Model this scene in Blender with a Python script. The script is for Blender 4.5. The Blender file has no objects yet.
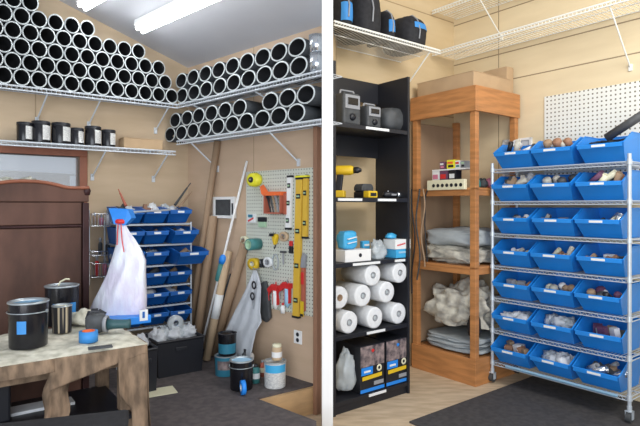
import bpy, bmesh, math, random
from mathutils import Vector, Matrix, noise
random.seed(7)
SC = bpy.context.scene
COL = SC.collection
F, CX, HY, H = 530.0, 320.0, 206.0, 1.45      # focal length in pixels, horizon row, eye height
ZL, ZR = 0.28, 0.0                            # the raised floor on the left, the lower floor on the right
PI = math.pi

# ------------------------------------------------------------------ frames: x along a wall, y into it
class Frame:
    def __init__(s, ox, oy, ux, uy):
        l = math.hypot(ux, uy); s.o = (ox, oy); s.u = (ux/l, uy/l); s.v = (-uy/l, ux/l)
        s.ang = math.atan2(uy, ux)
    def W(s, a, y, z=0.0): return Vector((s.o[0]+a*s.u[0]+y*s.v[0], s.o[1]+a*s.u[1]+y*s.v[1], z))
    def L(s, X, Y):
        dx, dy = X-s.o[0], Y-s.o[1]
        return dx*s.u[0]+dy*s.u[1], dx*s.v[0]+dy*s.v[1]
    def on(s, px, py, y):                     # where the sight line meets the plane y
        k = (px-CX)/F
        a = (k*(s.o[1]+y*s.v[1])-s.o[0]-y*s.v[0])/(s.u[0]-k*s.u[1])
        d = s.o[1]+a*s.u[1]+y*s.v[1]
        return a, H+(HY-py)/F*d
    def at(s, px, py, z):                     # where the sight line meets the level z
        d = (H-z)*F/(py-HY)
        return s.L((px-CX)/F*d, d)
CL = (-1.118, 4.49)
LB = Frame(*CL, .805, .593); LR = Frame(*CL, .732, -.681)
RB = Frame(1.3176, 5.217, .788, .616); RR = Frame(1.3176, 5.217, .616, -.788)
WORLD = Frame(0, 0, 1, 0)

# ------------------------------------------------------------------ materials
def mat(name, col, rough=.6, metal=0, var=0, scale=8, bump=0, stretch=(1,1,1), col2=None, emit=0, alpha=1, trans=0, spec=.5, detail=4):
    m = bpy.data.materials.new(name); m.use_nodes = True
    nt = m.node_tree; n = nt.nodes; b = n['Principled BSDF']
    b.inputs['Base Color'].default_value = (*col, 1)
    b.inputs['Roughness'].default_value = rough; b.inputs['Metallic'].default_value = metal
    b.inputs['Specular IOR Level'].default_value = spec
    if trans: b.inputs['Transmission Weight'].default_value = trans
    if alpha < 1: b.inputs['Alpha'].default_value = alpha
    if emit:
        b.inputs['Emission Color'].default_value = (*col, 1); b.inputs['Emission Strength'].default_value = emit
    if var or bump or col2:
        tc = n.new('ShaderNodeTexCoord'); mp = n.new('ShaderNodeMapping'); mp.inputs['Scale'].default_value = stretch
        nz = n.new('ShaderNodeTexNoise'); nz.inputs['Scale'].default_value = scale; nz.inputs['Detail'].default_value = detail
        nt.links.new(tc.outputs['Object'], mp.inputs['Vector']); nt.links.new(mp.outputs[0], nz.inputs['Vector'])
        rp = n.new('ShaderNodeValToRGB')
        c2 = col2 or tuple(c*(1-var) for c in col)
        rp.color_ramp.elements[0].position = .36; rp.color_ramp.elements[1].position = .64
        rp.color_ramp.elements[0].color = (*c2, 1); rp.color_ramp.elements[1].color = (*col, 1)
        nt.links.new(nz.outputs['Fac'], rp.inputs[0]); nt.links.new(rp.outputs[0], b.inputs['Base Color'])
        if bump:
            bp = n.new('ShaderNodeBump'); bp.inputs['Strength'].default_value = bump; bp.inputs['Distance'].default_value = .02
            nt.links.new(nz.outputs['Fac'], bp.inputs['Height']); nt.links.new(bp.outputs[0], b.inputs['Normal'])
    return m
def grid_holes(name, col, hole, pitch, r):     # pegboard: dark holes on a regular pitch over x and z
    m = mat(name, col, .5); nt = m.node_tree; n = nt.nodes
    tc = n.new('ShaderNodeTexCoord'); sp = n.new('ShaderNodeSeparateXYZ'); nt.links.new(tc.outputs['Object'], sp.inputs[0])
    def M(op, a, b=None, c=None):
        q = n.new('ShaderNodeMath'); q.operation = op
        for i, v in enumerate((a, b, c)):
            if v is None: continue
            if isinstance(v, (int, float)): q.inputs[i].default_value = v
            else: nt.links.new(v, q.inputs[i])
        return q.outputs[0]
    fx = M('SUBTRACT', M('FRACT', M('DIVIDE', sp.outputs[0], pitch)), .5)
    fz = M('SUBTRACT', M('FRACT', M('DIVIDE', sp.outputs[2], pitch)), .5)
    d = M('SQRT', M('ADD', M('MULTIPLY', fx, fx), M('MULTIPLY', fz, fz)))
    msk = M('LESS_THAN', d, r)
    mx = n.new('ShaderNodeMix'); mx.data_type = 'RGBA'
    mx.inputs['A'].default_value = (*col, 1); mx.inputs['B'].default_value = (*hole, 1)
    nt.links.new(msk, mx.inputs['Factor']); nt.links.new(mx.outputs['Result'], n['Principled BSDF'].inputs['Base Color'])
    return m
def sheet_wall(name, col, col2, seams, vseams, seamcol):   # plywood sheets with thin dark seams at given heights
    m = mat(name, col, .7, var=.1, scale=2.2, stretch=(1, 1, 5), col2=col2, bump=.03)
    nt = m.node_tree; n = nt.nodes; b = n['Principled BSDF']
    src = b.inputs['Base Color'].links[0].from_socket
    tc = n.new('ShaderNodeTexCoord'); sp = n.new('ShaderNodeSeparateXYZ'); nt.links.new(tc.outputs['Object'], sp.inputs[0])
    acc = None
    for ax, vals, w in ((2, seams, .005), (0, vseams, .004)):
        for v in vals:
            c = n.new('ShaderNodeMath'); c.operation = 'COMPARE'; c.inputs[1].default_value = v; c.inputs[2].default_value = w
            nt.links.new(sp.outputs[ax], c.inputs[0])
            if acc is None: acc = c.outputs[0]
            else:
                a = n.new('ShaderNodeMath'); a.operation = 'MAXIMUM'; nt.links.new(acc, a.inputs[0]); nt.links.new(c.outputs[0], a.inputs[1]); acc = a.outputs[0]
    if acc is not None:
        mx = n.new('ShaderNodeMix'); mx.data_type = 'RGBA'; nt.links.new(src, mx.inputs['A']); mx.inputs['B'].default_value = (*seamcol, 1)
        nt.links.new(acc, mx.inputs['Factor']); nt.links.new(mx.outputs['Result'], b.inputs['Base Color'])
    return m

BLK = mat('black_plastic', (.012, .013, .018), .45)
BLKG = mat('black_gloss', (.008, .008, .011), .25)
BLKF = mat('black_fabric', (.02, .02, .024), .8, var=.4, scale=40)
GREYD = mat('dark_grey', (.07, .075, .08), .6, var=.3, scale=20)
GREY = mat('mid_grey', (.3, .31, .33), .5)
TUBE = mat('tube_rim', (.62, .66, .66), .6, var=.15, scale=12)
TUBEO = mat('tube_outside', (.035, .04, .045), .7)  # dark colour puts shade into the gaps between stacked tubes
TUBEI = mat('tube_inside', (.006, .007, .009), .8)  # near-black colour paints the shade inside the open tubes
WIRE = mat('white_wire', (.62, .66, .70), .35)
WIRE2 = mat('cream_wire', (.86, .86, .80), .35)
CHROME = mat('steel_wire', (.58, .64, .70), .35, metal=.3)
CHR2 = mat('bright_chrome', (.7, .74, .78), .2, metal=.9)
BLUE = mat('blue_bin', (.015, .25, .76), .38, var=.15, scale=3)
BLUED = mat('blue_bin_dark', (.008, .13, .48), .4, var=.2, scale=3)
BLUEB = mat('bright_blue', (.02, .25, .8), .45)
BLUET = mat('blue_tape', (.04, .25, .62), .6)
LBL = mat('white_label', (.8, .82, .82), .6)
LBLP = mat('printed_label', (.78, .78, .74), .6, col2=(.5, .5, .5), scale=70, stretch=(1, 1, 3))
WHITE = mat('white_paint', (.85, .85, .84), .5)
PAPER = mat('white_paper', (.8, .82, .84), .8, var=.08, scale=30, bump=.2)
CARD = mat('cardboard', (.52, .36, .21), .85, var=.12, scale=6)
CARD2 = mat('brown_cardboard', (.40, .27, .17), .8, var=.2, scale=4, stretch=(1, 1, .3))
TAN = mat('kraft_tube', (.60, .44, .28), .75, var=.12, scale=5)
WOODO = mat('orange_wood', (.56, .245, .085), .5, var=.28, scale=4, stretch=(1, 1, 8), bump=.05)
WOODL = mat('pale_wood', (.60, .38, .19), .6, var=.18, scale=3, stretch=(2, 2, 9))
WOODP = mat('post_wood', (.36, .19, .115), .6, var=.2, scale=5, stretch=(6, 6, .6))
WARD = mat('dark_brown_wood', (.125, .060, .042), .55, spec=.3, var=.55, scale=5, detail=8, stretch=(1, 1, .4), bump=.1)
WARD2 = mat('dark_stile_wood', (.045, .016, .016), .5, var=.3, scale=8, spec=.3)
WFR = mat('red_brown_trim', (.30, .10, .05), .5, var=.2, scale=10)
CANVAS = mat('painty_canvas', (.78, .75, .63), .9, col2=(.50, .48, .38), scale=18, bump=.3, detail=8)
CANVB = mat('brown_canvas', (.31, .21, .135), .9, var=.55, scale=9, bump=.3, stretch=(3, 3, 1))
CLOTHG = mat('grey_cloth', (.42, .46, .48), .95, var=.12, scale=12, bump=.2)
CLOTHC = mat('cream_cloth', (.62, .59, .50), .95, col2=(.36, .34, .30), scale=15, bump=.4, detail=6)
CLOTHW = mat('white_cloth', (.62, .65, .69), .9, var=.15, scale=10, bump=.2)
LACE = mat('lace', (.6, .6, .52), .9, col2=(.25, .25, .2), scale=60)
YEL = mat('yellow', (.75, .50, .02), .45)
YELB = mat('bright_yellow', (.85, .80, .04), .45)
ORG = mat('orange', (.85, .16, .04), .5)
RED = mat('red', (.65, .03, .03), .45)
REDB = mat('brick_red', (.45, .12, .07), .6)
TEAL = mat('teal', (.05, .22, .22), .5)
TEALD = mat('dark_teal', (.03, .09, .10), .5)
TEALB = mat('teal_label', (.03, .20, .30), .45)
PINK = mat('pink', (.6, .2, .3), .5)
LIME = mat('pale_green', (.4, .6, .4), .5)
CREAM = mat('cream_plastic', (.75, .72, .52), .4)
PBLUE = mat('pale_blue', (.32, .55, .74), .5)
SKYB = mat('sky_blue_pack', (.06, .42, .75), .35)
PLUM = mat('plum', (.15, .06, .12), .6)
LID = mat('paint_lid', (.45, .5, .53), .3, metal=.6)
PAINTIN = mat('blue_paint', (.12, .3, .48), .4)
DRIP = mat('dripped_paint', (.62, .52, .36), .5, col2=(.015, .015, .02), scale=12, stretch=(4, 4, .12), detail=1)
PLASTIC = mat('clear_plastic', (.75, .82, .86), .25, alpha=.6, spec=.6, var=.2, scale=10, bump=.5)
_r = [n_ for n_ in DRIP.node_tree.nodes if n_.type == 'VALTORGB'][0]; _r.color_ramp.elements[0].position = .52; _r.color_ramp.elements[1].position = .58
BAGW = mat('white_plastic_bag', (.80, .84, .92), .35, col2=(.66, .62, .76), scale=9, bump=.9, detail=4, stretch=(1.6, 1.6, .6))
LEVY = mat('level_yellow', (.72, .45, .05), .4)
PEG = grid_holes('pegboard_white', (.62, .64, .56), (.12, .11, .09), .0255, .17)
PEGR = grid_holes('pegboard_bright', (.80, .80, .74), (.17, .15, .11), .034, .2)
WALL_L = sheet_wall('tan_board', (.58, .445, .30), (.53, .40, .26), (), (-1.15,), (.35, .25, .15))
WALL_LR = sheet_wall('tan_board_right', (.62, .455, .32), (.57, .415, .285), (), (.86,), (.40, .28, .18))
WALL_R = sheet_wall('plywood_back', (.66, .52, .32), (.62, .48, .28), (2.32, 3.25), (), (.38, .27, .15))
WALL_RR = sheet_wall('plywood_side', (.77, .64, .42), (.72, .59, .38), (2.58, 2.83, 3.22), (.5,), (.30, .22, .13))
CEIL = mat('white_ceiling', (.66, .67, .71), .8, var=.05, scale=2)
MATL = mat('rubber_mat', (.105, .088, .088), .75, col2=(.065, .056, .058), scale=24, bump=.12, detail=8)
MATR = mat('rubber_mat_dark', (.07, .066, .068), .75, col2=(.045, .043, .045), scale=26, bump=.15, detail=8)
PLYF = mat('plywood_floor', (.66, .52, .36), .65, col2=(.50, .38, .25), scale=5, stretch=(1, 4, 1), detail=6)
GLOW = mat('fluorescent', (.95, .98, 1.0), .5, emit=12)
GLASS = mat('window_glass', (.9, .95, 1), .05, alpha=.15, spec=.5)
JUNK = [GREY, GREYD, CHR2, CARD2, CREAM, GREYD, PLUM, WHITE, CLOTHC, CARD2, BLK, WOODP]

# ------------------------------------------------------------------ mesh building
class MB:
    def __init__(s): s.bm = bmesh.new(); s.mi = 0
    def faces(s, vs, fs, smooth=False):
        v = [s.bm.verts.new(p) for p in vs]
        for f in fs:
            try: q = s.bm.faces.new([v[i] for i in f]); q.smooth = smooth; q.material_index = s.mi
            except ValueError: pass
        return s
    def box(s, x0, x1, y0, y1, z0, z1, M=None):
        p = [Vector((x, y, z)) for x in (x0, x1) for y in (y0, y1) for z in (z0, z1)]
        if M: p = [M @ q for q in p]
        return s.faces(p, [(0,1,3,2),(4,6,7,5),(0,4,5,1),(2,3,7,6),(0,2,6,4),(1,5,7,3)])
    def cyl(s, p0, p1, r, r1=None, seg=10, cap=True, smooth=True):
        p0, p1 = Vector(p0), Vector(p1); r1 = r if r1 is None else r1
        ax = (p1-p0).normalized(); t = Vector((0,0,1)) if abs(ax.z) < .9 else Vector((1,0,0))
        e = ax.cross(t).normalized(); g = ax.cross(e)
        vs = []
        for p, rr in ((p0, r), (p1, r1)):
            for i in range(seg):
                th = 2*PI*i/seg; vs.append(p+(e*math.cos(th)+g*math.sin(th))*rr)
        fs = [(i, (i+1) % seg, seg+(i+1) % seg, seg+i) for i in range(seg)]
        s.faces(vs, fs, smooth)
        if cap:
            s.faces(vs[:seg], [tuple(range(seg))]); s.faces(vs[seg:], [tuple(range(seg))])
        return s
    def lathe(s, prof, seg=28, axis='z', M=None, smooth=True, sx=1, mis=None):   # prof: (radius, height) pairs
        vs = []
        for r, h in prof:
            for i in range(seg):
                th = 2*PI*i/seg; x, y = r*math.cos(th)*sx, r*math.sin(th)
                p = Vector((x, y, h)) if axis == 'z' else Vector((x, h, y)) if axis == 'y' else Vector((h, x, y))
                vs.append(M @ p if M else p)
        bv = [s.bm.verts.new(p) for p in vs]
        for k in range(len(prof)-1):
            for i in range(seg):
                j = (i+1) % seg
                idx = [k*seg+i, k*seg+j, (k+1)*seg+j, (k+1)*seg+i]
                try:
                    f = s.bm.faces.new([bv[q] for q in idx]); f.smooth = smooth
                    f.material_index = mis[k] if mis else s.mi
                except ValueError: pass
        return s
    def tube(s, pts, r, seg=7, cap=True):
        for a, b in zip(pts[:-1], pts[1:]): s.cyl(a, b, r, seg=seg, cap=cap)
        return s
    def prism(s, poly, y0, y1):                # outline in x,z extruded over y
        n = len(poly); vs = [(x, y0, z) for x, z in poly]+[(x, y1, z) for x, z in poly]
        fs = [tuple(range(n)), tuple(range(2*n-1, n-1, -1))]+[(i, (i+1) % n, n+(i+1) % n, n+i) for i in range(n)]
        return s.faces(vs, fs)
    def blob(s, c, rx, ry, rz, amp=.15, freq=3, seed=0, n=20, flat=True, pw=1):
        c = Vector(c); vs = []; m = n
        for k in range(m+1):
            ph = PI*k/m
            for i in range(n*2):
                th = PI*i/n
                d = Vector((math.sin(ph)*math.cos(th), math.sin(ph)*math.sin(th), math.cos(ph)))
                if pw != 1: d = Vector([math.copysign(abs(q)**pw, q) for q in d])
                f = 1+amp*noise.fractal(d*freq+Vector((seed*3.1, seed, 0)), .6, 2, 3)
                p = Vector((d.x*rx*f, d.y*ry*f, d.z*rz*f))
                if flat and p.z < -rz*.6: p.z = -rz*.6
                vs.append(c+p)
        w = n*2
        fs = [(k*w+i, k*w+(i+1) % w, (k+1)*w+(i+1) % w, (k+1)*w+i) for k in range(m) for i in range(w)]
        return s.faces(vs, fs, True)
    def done(s, name, mats, parent=None, bevel=0, solid=0, weld=False):
        if weld: bmesh.ops.remove_doubles(s.bm, verts=s.bm.verts, dist=1e-5)
        bmesh.ops.recalc_face_normals(s.bm, faces=s.bm.faces)
        me = bpy.data.meshes.new(name); s.bm.to_mesh(me); s.bm.free()
        for m in (mats if isinstance(mats, (list, tuple)) else [mats]): me.materials.append(m)
        o = bpy.data.objects.new(name, me); COL.objects.link(o)
        if parent: o.parent = parent
        if solid:
            q = o.modifiers.new('solid', 'SOLIDIFY'); q.thickness = solid; q.offset = 0
        if bevel:
            q = o.modifiers.new('bevel', 'BEVEL'); q.width = bevel; q.segments = 2; q.limit_method = 'ANGLE'
        return o
def tag(o, label, cat, group=None):
    o['label'] = label; o['category'] = cat
    if group: o['group'] = group
    return o
def put(o, fr, a, y, z, rot=0):
    o.location = fr.W(a, y, z); o.rotation_euler = (0, 0, fr.ang+rot); return o
def thing(name, label, cat, fr, a, y, z, rot=0, group=None):
    o = bpy.data.objects.new(name, None); COL.objects.link(o); o.empty_display_size = .05
    return tag(put(o, fr, a, y, z, rot), label, cat, group)
def struct(o): o['kind'] = 'structure'; return o
def dup(root, label=None, group=None, parent=None):
    r = root.copy(); COL.objects.link(r)
    if parent: r.parent = parent
    if label: r['label'] = label
    if group: r['group'] = group
    for ch in list(root.children): dup(ch, parent=r)
    return r
ORD = ['first', 'second', 'third', 'fourth', 'fifth', 'sixth', 'seventh', 'eighth', 'ninth', 'tenth', 'eleventh', 'twelfth', 'thirteenth', 'fourteenth', 'fifteenth', 'sixteenth', 'seventeenth']

# ------------------------------------------------------------------ left bay shell
def wall_mesh(name, m, fr, a0, a1, z0, z1, th, tops=None, hole=None):
    b = MB()
    if hole:
        h0, h1, g0, g1 = hole
        for (x0, x1, q0, q1) in ((a0, h0, z0, z1), (h1, a1, z0, z1), (h0, h1, z0, g0), (h0, h1, g1, z1)): b.box(x0, x1, 0, th, q0, q1)
    else: b.box(a0, a1, 0, th, z0, z1)
    o = struct(b.done(name, m)); return put(o, fr, 0, 0, 0)
wa, wz = LB.on(87, 150, 0)                     # window outer right / top edge
wL = wa-1.25; wB = wz-.95
wall_mesh('wall_back', WALL_L, LB, -3.2, .12, -.05, 3.85, .12, hole=(wL+.055, wa-.055, wB+.055, wz-.055))
aend = LR.on(321.7, 200, 0)[0]
wall_mesh('wall_right', WALL_LR, LR, 0.0, aend, 0, 3.3, .035)
ze = 2.62; m_s = .35                           # eave height and roof pitch
c = MB()
cs = [(-.1, .03), (aend+2.8, .03), (aend+2.8, -3.0), (-2.2, -3.0), (-2.2, -.0)]
def cz(y): return ze-m_s*y
q = [(-.25, .02), (aend, .02), LR.L(.01, 1.2), LR.L(.01, -1.5), LR.L(-3.6, -1.5), LR.L(-3.6, 2.4)]
top = [(x, y, cz(y)+.06) for x, y in q]; bot = [(x, y, cz(y)) for x, y in q]
nq = len(q); c.faces(bot+top, [tuple(range(nq)), tuple(range(2*nq-1, nq-1, -1))]+[(i, (i+1) % nq, nq+(i+1) % nq, nq+i) for i in range(nq)])
put(struct(c.done('ceiling', CEIL)), LR, 0, 0, 0)
# raised floor with its notch, timber riser and the lower landing
na, ny = LR.at(256, 398, ZL)                   # notch corner on the raised floor, LR coordinates
ca, cy_ = LB.at(256, 398, ZL)
f = MB()
e0 = LR.W(-.2, .2); 
poly = []
P_notch = LR.W(na, ny)
tA = LR.L(*(P_notch+Vector((*LB.u, 0))*1.5)[:2])
# intersection of the notch edge (parallel to the back wall) with the right wall plane y=0
d1 = Vector((*LB.u, 0)); p = P_notch.copy()
yv = LR.L(p.x, p.y)[1]; dyv = d1.x*LR.v[0]+d1.y*LR.v[1]
P_wall = p+d1*((0-yv)/dyv)
dR = Vector((*LR.u, 0))
P_front = P_notch+dR*((-.02-P_notch.x)/dR.x)
outl = [LR.W(0, 0), P_wall, P_notch, P_front, Vector((-.02, .2, 0)), Vector((-.02, -2.6, 0)), Vector((-4.2, -2.6, 0)), LB.W(-3.4, 0)]
# keep the edge left of the lower floor: it runs forward beside x = 0
P_front.x = min(P_front.x, -.02)
vs = [(v.x, v.y, ZL) for v in outl]+[(v.x, v.y, -.02) for v in outl]; n_ = len(outl)
fs = [tuple(range(n_))]+[(i, n_+i, n_+(i+1) % n_, (i+1) % n_) for i in range(n_)]
f.faces(vs, fs); fl = struct(f.done('floor_left', MATL))
t = MB(); L_ = (P_wall-P_notch).length
t.box(-.004, L_-.01, -.03, -.002, .1, ZL-.012); o = struct(t.done('trim_1', WOODL)); o.location = P_notch; o.rotation_euler = (0, 0, LB.ang)
t = MB(); t.box(0, .97, -.0, .028, .1, ZL-.012)
t = MB(); v = [P_notch, P_wall, Vector((0.01, LR.W(aend, 0).y, 0)), Vector((0.01, P_front.y, 0)), P_front]
pl_ = [(q_.x, q_.y, .10) for q_ in v]+[(q_.x, q_.y, .0) for q_ in v]
t.faces(pl_, [(0,1,2,3,4),(5,6,7,8,9)]+[(i, (i+1) % 5, 5+(i+1) % 5, 5+i) for i in range(5)]); struct(t.done('floor_landing', PLYF))

# ------------------------------------------------------------------ right bay shell
b = MB(); b.box(-.04, 5, -2.6, 7.4, -.06, 0); struct(b.done('floor_right', PLYF))
my = RB.at(450, 408, 0)[1]
b = MB(); b.box(-1.6, 2.6, my-4.2, my, .0, .012); o = tag(b.done('floor_mat', MATR), 'dark grey rubber mat covering the floor in front of the wheeled wire rack', 'mat'); put(o, RB, 0, 0, 0)
wall_mesh('wall_far', WALL_R, RB, -1.56, .1, 0, 3.9, .06)
wall_mesh('wall_side', WALL_RR, RR, -.02, 2.9, 0, 3.9, .1)
# end board of the partition between the two bays
A = Vector((.011, LR.W(aend, 0).y, 0)); Bp = Vector((.0245*3.63, 3.63, 0))
b = MB(); dd = (Bp-A); nn = Vector((-dd.y, dd.x, 0)).normalized()*.02
yn = LR.W(LR.on(321.5, 200, -.21)[0], -.21).y
vs = [Vector((2.0/F*yn, yn, 0)), Vector((13.0/F*yn, yn, 0)), Bp, A]; b.faces([(v.x, v.y, z) for z in (0, 3.4) for v in vs], [(0,1,2,3),(4,5,6,7),(0,1,5,4),(1,2,6,5),(2,3,7,6),(3,0,4,7)])
struct(b.done('trim_2', WHITE))
b = MB(); vs = [Bp+nn, Bp+nn*1.9, RB.W(-1.56, .0), RB.W(-1.5, .0)]
b.faces([(v.x, v.y, z) for z in (0, 3.4) for v in vs], [(0,1,2,3),(4,5,6,7),(0,1,5,4),(1,2,6,5),(2,3,7,6),(3,0,4,7)])
struct(b.done('wall_divider', WALL_R))
b = MB(); v = [RB.W(-1.7, .1), RB.W(.15, .1), RR.W(3.0, .1), Vector((.9, 2.2, 0))]
b.faces([(q_.x, q_.y, z) for z in (3.9, 3.95) for q_ in v], [(0,1,2,3),(4,5,6,7),(0,1,5,4),(1,2,6,5),(2,3,7,6),(3,0,4,7)]); struct(b.done('ceiling_right', CEIL))

# ------------------------------------------------------------------ window on the back wall
b = MB(); fw = .055
for x0, x1, z0, z1 in ((wL, wa, wz-fw, wz), (wL, wa, wB, wB+fw), (wL, wL+fw, wB+fw, wz-fw), (wa-fw, wa, wB+fw, wz-fw)): b.box(x0, x1, -.02, .1, z0, z1)
wf = struct(put(b.done('window_1', WFR, bevel=.004), LB, 0, 0, 0))
b = MB(); b.box(wL+fw, wa-fw, .05, .056, wB+fw, wz-fw); b.done('window_pane', GLASS, wf)
# pale outbuilding beyond the window
b = MB(); b.box(-2.6, -1.25, 0, .8, 0, 2.0); b.prism([(-2.7, 2.0), (-1.15, 2.0), (-1.93, 2.02)], -.1, .9)
o = b.done('outbuilding', WHITE); tag(put(o, LB, 0, 3.2, -.3), 'plain white building seen outside through the window', 'building')
oa0 = LB.on(25, 173, 3.2)[0]; oa1, oz = LB.on(70, 173, 3.2)
o.data.transform(Matrix.Translation((oa1+1.25, 0, 0)) @ Matrix.Scale(1, 4)); o.location.z = oz-2.02

# ------------------------------------------------------------------ wire shelves
def wire_shelf(name, label, fr, a0, a1, y0, y1, z, m, braces, bl, pitch=.03, r=.0028, group=None, lip=.028, skew=0):
    t_ = thing(name, label, 'shelf', fr, 0, 0, z, group=group)
    b = MB()
    x = a0+.01
    while x < a1: b.cyl((x, y0, 0), (x, y1, 0), r*.8, seg=5, cap=False); x += pitch
    for yy in (y0, (y0+y1)/2, y1): b.cyl((a0, yy, -.004), (a1, yy, -.004), r*1.3, seg=6)
    b.done('deck', m, t_)
    b = MB(); b.cyl((a0, y0, 0), (a1, y0, 0), r*1.9, seg=6); b.cyl((a0, y0, -lip), (a1, y0, -lip), r*1.9, seg=6)
    x = a0+.01
    while x < a1: b.cyl((x, y0, 0), (x, y0, -lip), r*.8, seg=4, cap=False); x += pitch
    b.done('front_rail', m, t_)
    for q in braces:
        b = MB(); q2 = q+skew; b.cyl((q, y0+.01, -lip), (q2, -.012, -bl), .006, seg=6); b.box(q2-.012, q2+.012, -.012, -.0, -bl-.03, -bl+.02); b.done('brace', m, t_)
    return t_
SY = -.2
# the junction of the two shelf fronts in each wall's own coordinates
s_ = .2/.98
J = Vector((CL[0]+s_*(-LB.u[0]+LR.u[0]), CL[1]+s_*(-LB.u[1]+LR.u[1]), 0))
jb, jr = LB.L(J.x, J.y)[0], LR.L(J.x, J.y)[0]
zs1 = (LB.on(20, 87, SY)[1]+LB.on(150, 100.5, SY)[1])/2
zs2 = (LB.on(20, 142, SY)[1]+LB.on(150, 149.5, SY)[1])/2
zr1 = (LR.on(200, 98.5, SY)[1]+LR.on(310, 74, SY)[1])/2
zr2 = (LR.on(175, 140, SY)[1]+LR.on(310, 123, SY)[1])/2
ba = [LB.on(x, y, SY)[0] for x, y in ((48, 90), (101, 96), (169, 103))]
wire_shelf('wire_shelf', 'white wire shelf high on the back wall carrying the tall stack of tubes', LB, -2.2, jb, SY, -.01, zs1, WIRE, ba, .19, skew=-.04)
ba2 = [LB.on(x, y, SY)[0] for x, y in ((106, 147), (168, 151))]
wire_shelf('wire_shelf', 'white wire shelf above the window carrying black jars and a cardboard box', LB, -2.2, jb-.02, SY, -.01, zs2, WIRE, ba2, .21, skew=-.05)
ra = [LR.on(x, y, SY)[0] for x, y in ((192, 100), (253, 86))]
wire_shelf('wire_shelf', 'upper white wire shelf on the right-hand wall carrying two rows of tubes', LR, jr-.02, LR.on(321.3, 80, SY)[0], SY, -.01, zr1, WIRE, ra, .10, skew=.03)
ra2 = [LR.on(x, y, SY)[0] for x, y in ((190, 138), (268, 128), )]
wire_shelf('wire_shelf', 'lower white wire shelf above the white pegboard of tools, carrying tubes', LR, jr-.02, LR.on(321.3, 80, SY)[0], SY, -.01, zr2, WIRE, ra2, .22, skew=.09)

# ------------------------------------------------------------------ tubes
def tube_mesh(rx, rz, L, th=.0095):
    b = MB()
    prof = [(rz-th, 0), (rz, 0), (rz, L), (rz-th, L), (0.0005, L)]
    b.lathe(prof, 28, 'y', sx=rx/rz, mis=[0, 2, 1, 1]); b.lathe([(rz-th, 0), (rz-th, L-.01), (.0005, L-.01)], 28, 'y', sx=rx/rz, mis=[1, 1])
    return b
def put_tube(pr, fr, a, z, label, group, dy=0):
    if used[id(pr)]: o = pr.copy(); COL.objects.link(o)
    else: o = pr; used[id(pr)] = 1
    tag(o, label, 'tube', group); put(o, fr, a, SY-.002+dy, z); return o
Sx = 1/3.765
def B(x, y): return LB.on(x*Sx, y*Sx, SY)
used = {}
r0a = [B(x, y)[0] for x, y in ((82, 287), (147, 297), (212, 303), (273, 311), (328, 318), (390, 325), (445, 332), (498, 338), (552, 345), (598, 350))]
pb = (r0a[-1]-r0a[0])/9
st = r0a[0]
proto_b = tube_mesh(pb/2-.0008, .0592, .185).done('storage_tube', [TUBE, TUBEI, TUBEO]); used[id(proto_b)] = 0
zb0 = zs1+.0585+.003; dz = .1015*(3.46+.08)/3.46
rz_b = .0585*1.0
rows = [(-1, 11), (-1.5, 10.5), (-1, 9), (-1.5, 7.5), (-1, 4), (-1.5, .5)]
NB = ['bottom row', 'second row from bottom', 'third row from bottom', 'fourth row from bottom', 'fifth row from bottom', 'top row']
def rowtubes(pr, fr, a0, p, lo, hi, z, rowname, where, group, skip=(), side='left'):
    k = lo; lst = []
    while k <= hi+.01:
        lst.append(a0+k*p); k += 1
    for i, a in enumerate(lst):
        if i in skip: continue
        put_tube(pr, fr, a, z, f'grey-rimmed tube, {ORD[i]} from {side}, {rowname}, {where}', group, dy=random.uniform(0, .006))
for i, (lo, hi) in enumerate(rows):
    p_ = pb*1.0
    while st+hi*p_ > jb-.045: hi -= 1
    rowtubes(proto_b, LB, st, p_, lo, hi, zb0+i*.1035, NB[i], 'back wall stack', 'tubes stacked on the back wall shelf')
aR = [LR.on(160+x*Sx, y*Sx, SY)[0] for x, y in ((83, 350), (520, 240))]
pr_ = (aR[1]-aR[0])/8; s0 = aR[0]
proto_r = tube_mesh(pr_/2-.0008, .0600, .185).done('storage_tube', [TUBE, TUBEI, TUBEO]); used[id(proto_r)] = 0
rr = .0600; zt0 = zr1+rr+.003
lo = 0
while s0+lo*pr_ > jr+.05: lo -= 1
rowtubes(proto_r, LR, s0, pr_, lo+1, 8, zt0, 'bottom row', 'upper right-hand shelf', 'tubes on the upper right-hand shelf')
rowtubes(proto_r, LR, s0-.015, pr_, lo+1, 8, zt0+.1205, 'top row', 'upper right-hand shelf', 'tubes on the upper right-hand shelf')
aQ = [LR.on(155+x/7.1, 75+y/7.1, SY)[0] for x, y in ((105, 400), (545, 330))]
pq = pr_; zq0 = zr2+rr+.003
rowtubes(proto_r, LR, aQ[0], pq, 0, 9, zq0, 'bottom row', 'lower right-hand shelf', 'tubes on the lower right-hand shelf')
rowtubes(proto_r, LR, aQ[0], pq, .5, 9.5, zq0+.1065, 'top row', 'lower right-hand shelf', 'tubes on the lower right-hand shelf', skip=(6,))

# chrome tumblers at the end of the upper right-hand shelf
ta, tz = LR.on(318, 66, -.2)
def lathe_obj(name, prof, m, parent=None, seg=28, **k): b = MB(); b.lathe(prof, seg, **k); return b.done(name, m, parent)
hh = .115
for i in range(2):
    o = lathe_obj('steel_canister', [(.0005, 0), (.045, 0), (.052, hh), (.047, hh), (.041, .006), (.0005, .006)], CHR2)
    tag(o, ['shiny steel canister standing on the shelf end beside the tubes, lower of two', 'shiny steel canister on top of another at the shelf end, upper of two'][i], 'canister', 'steel canisters'); put(o, LR, LR.on(317, 66, SY+.05)[0], SY+.05, zr1+.006+i*(hh+.001))

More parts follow.
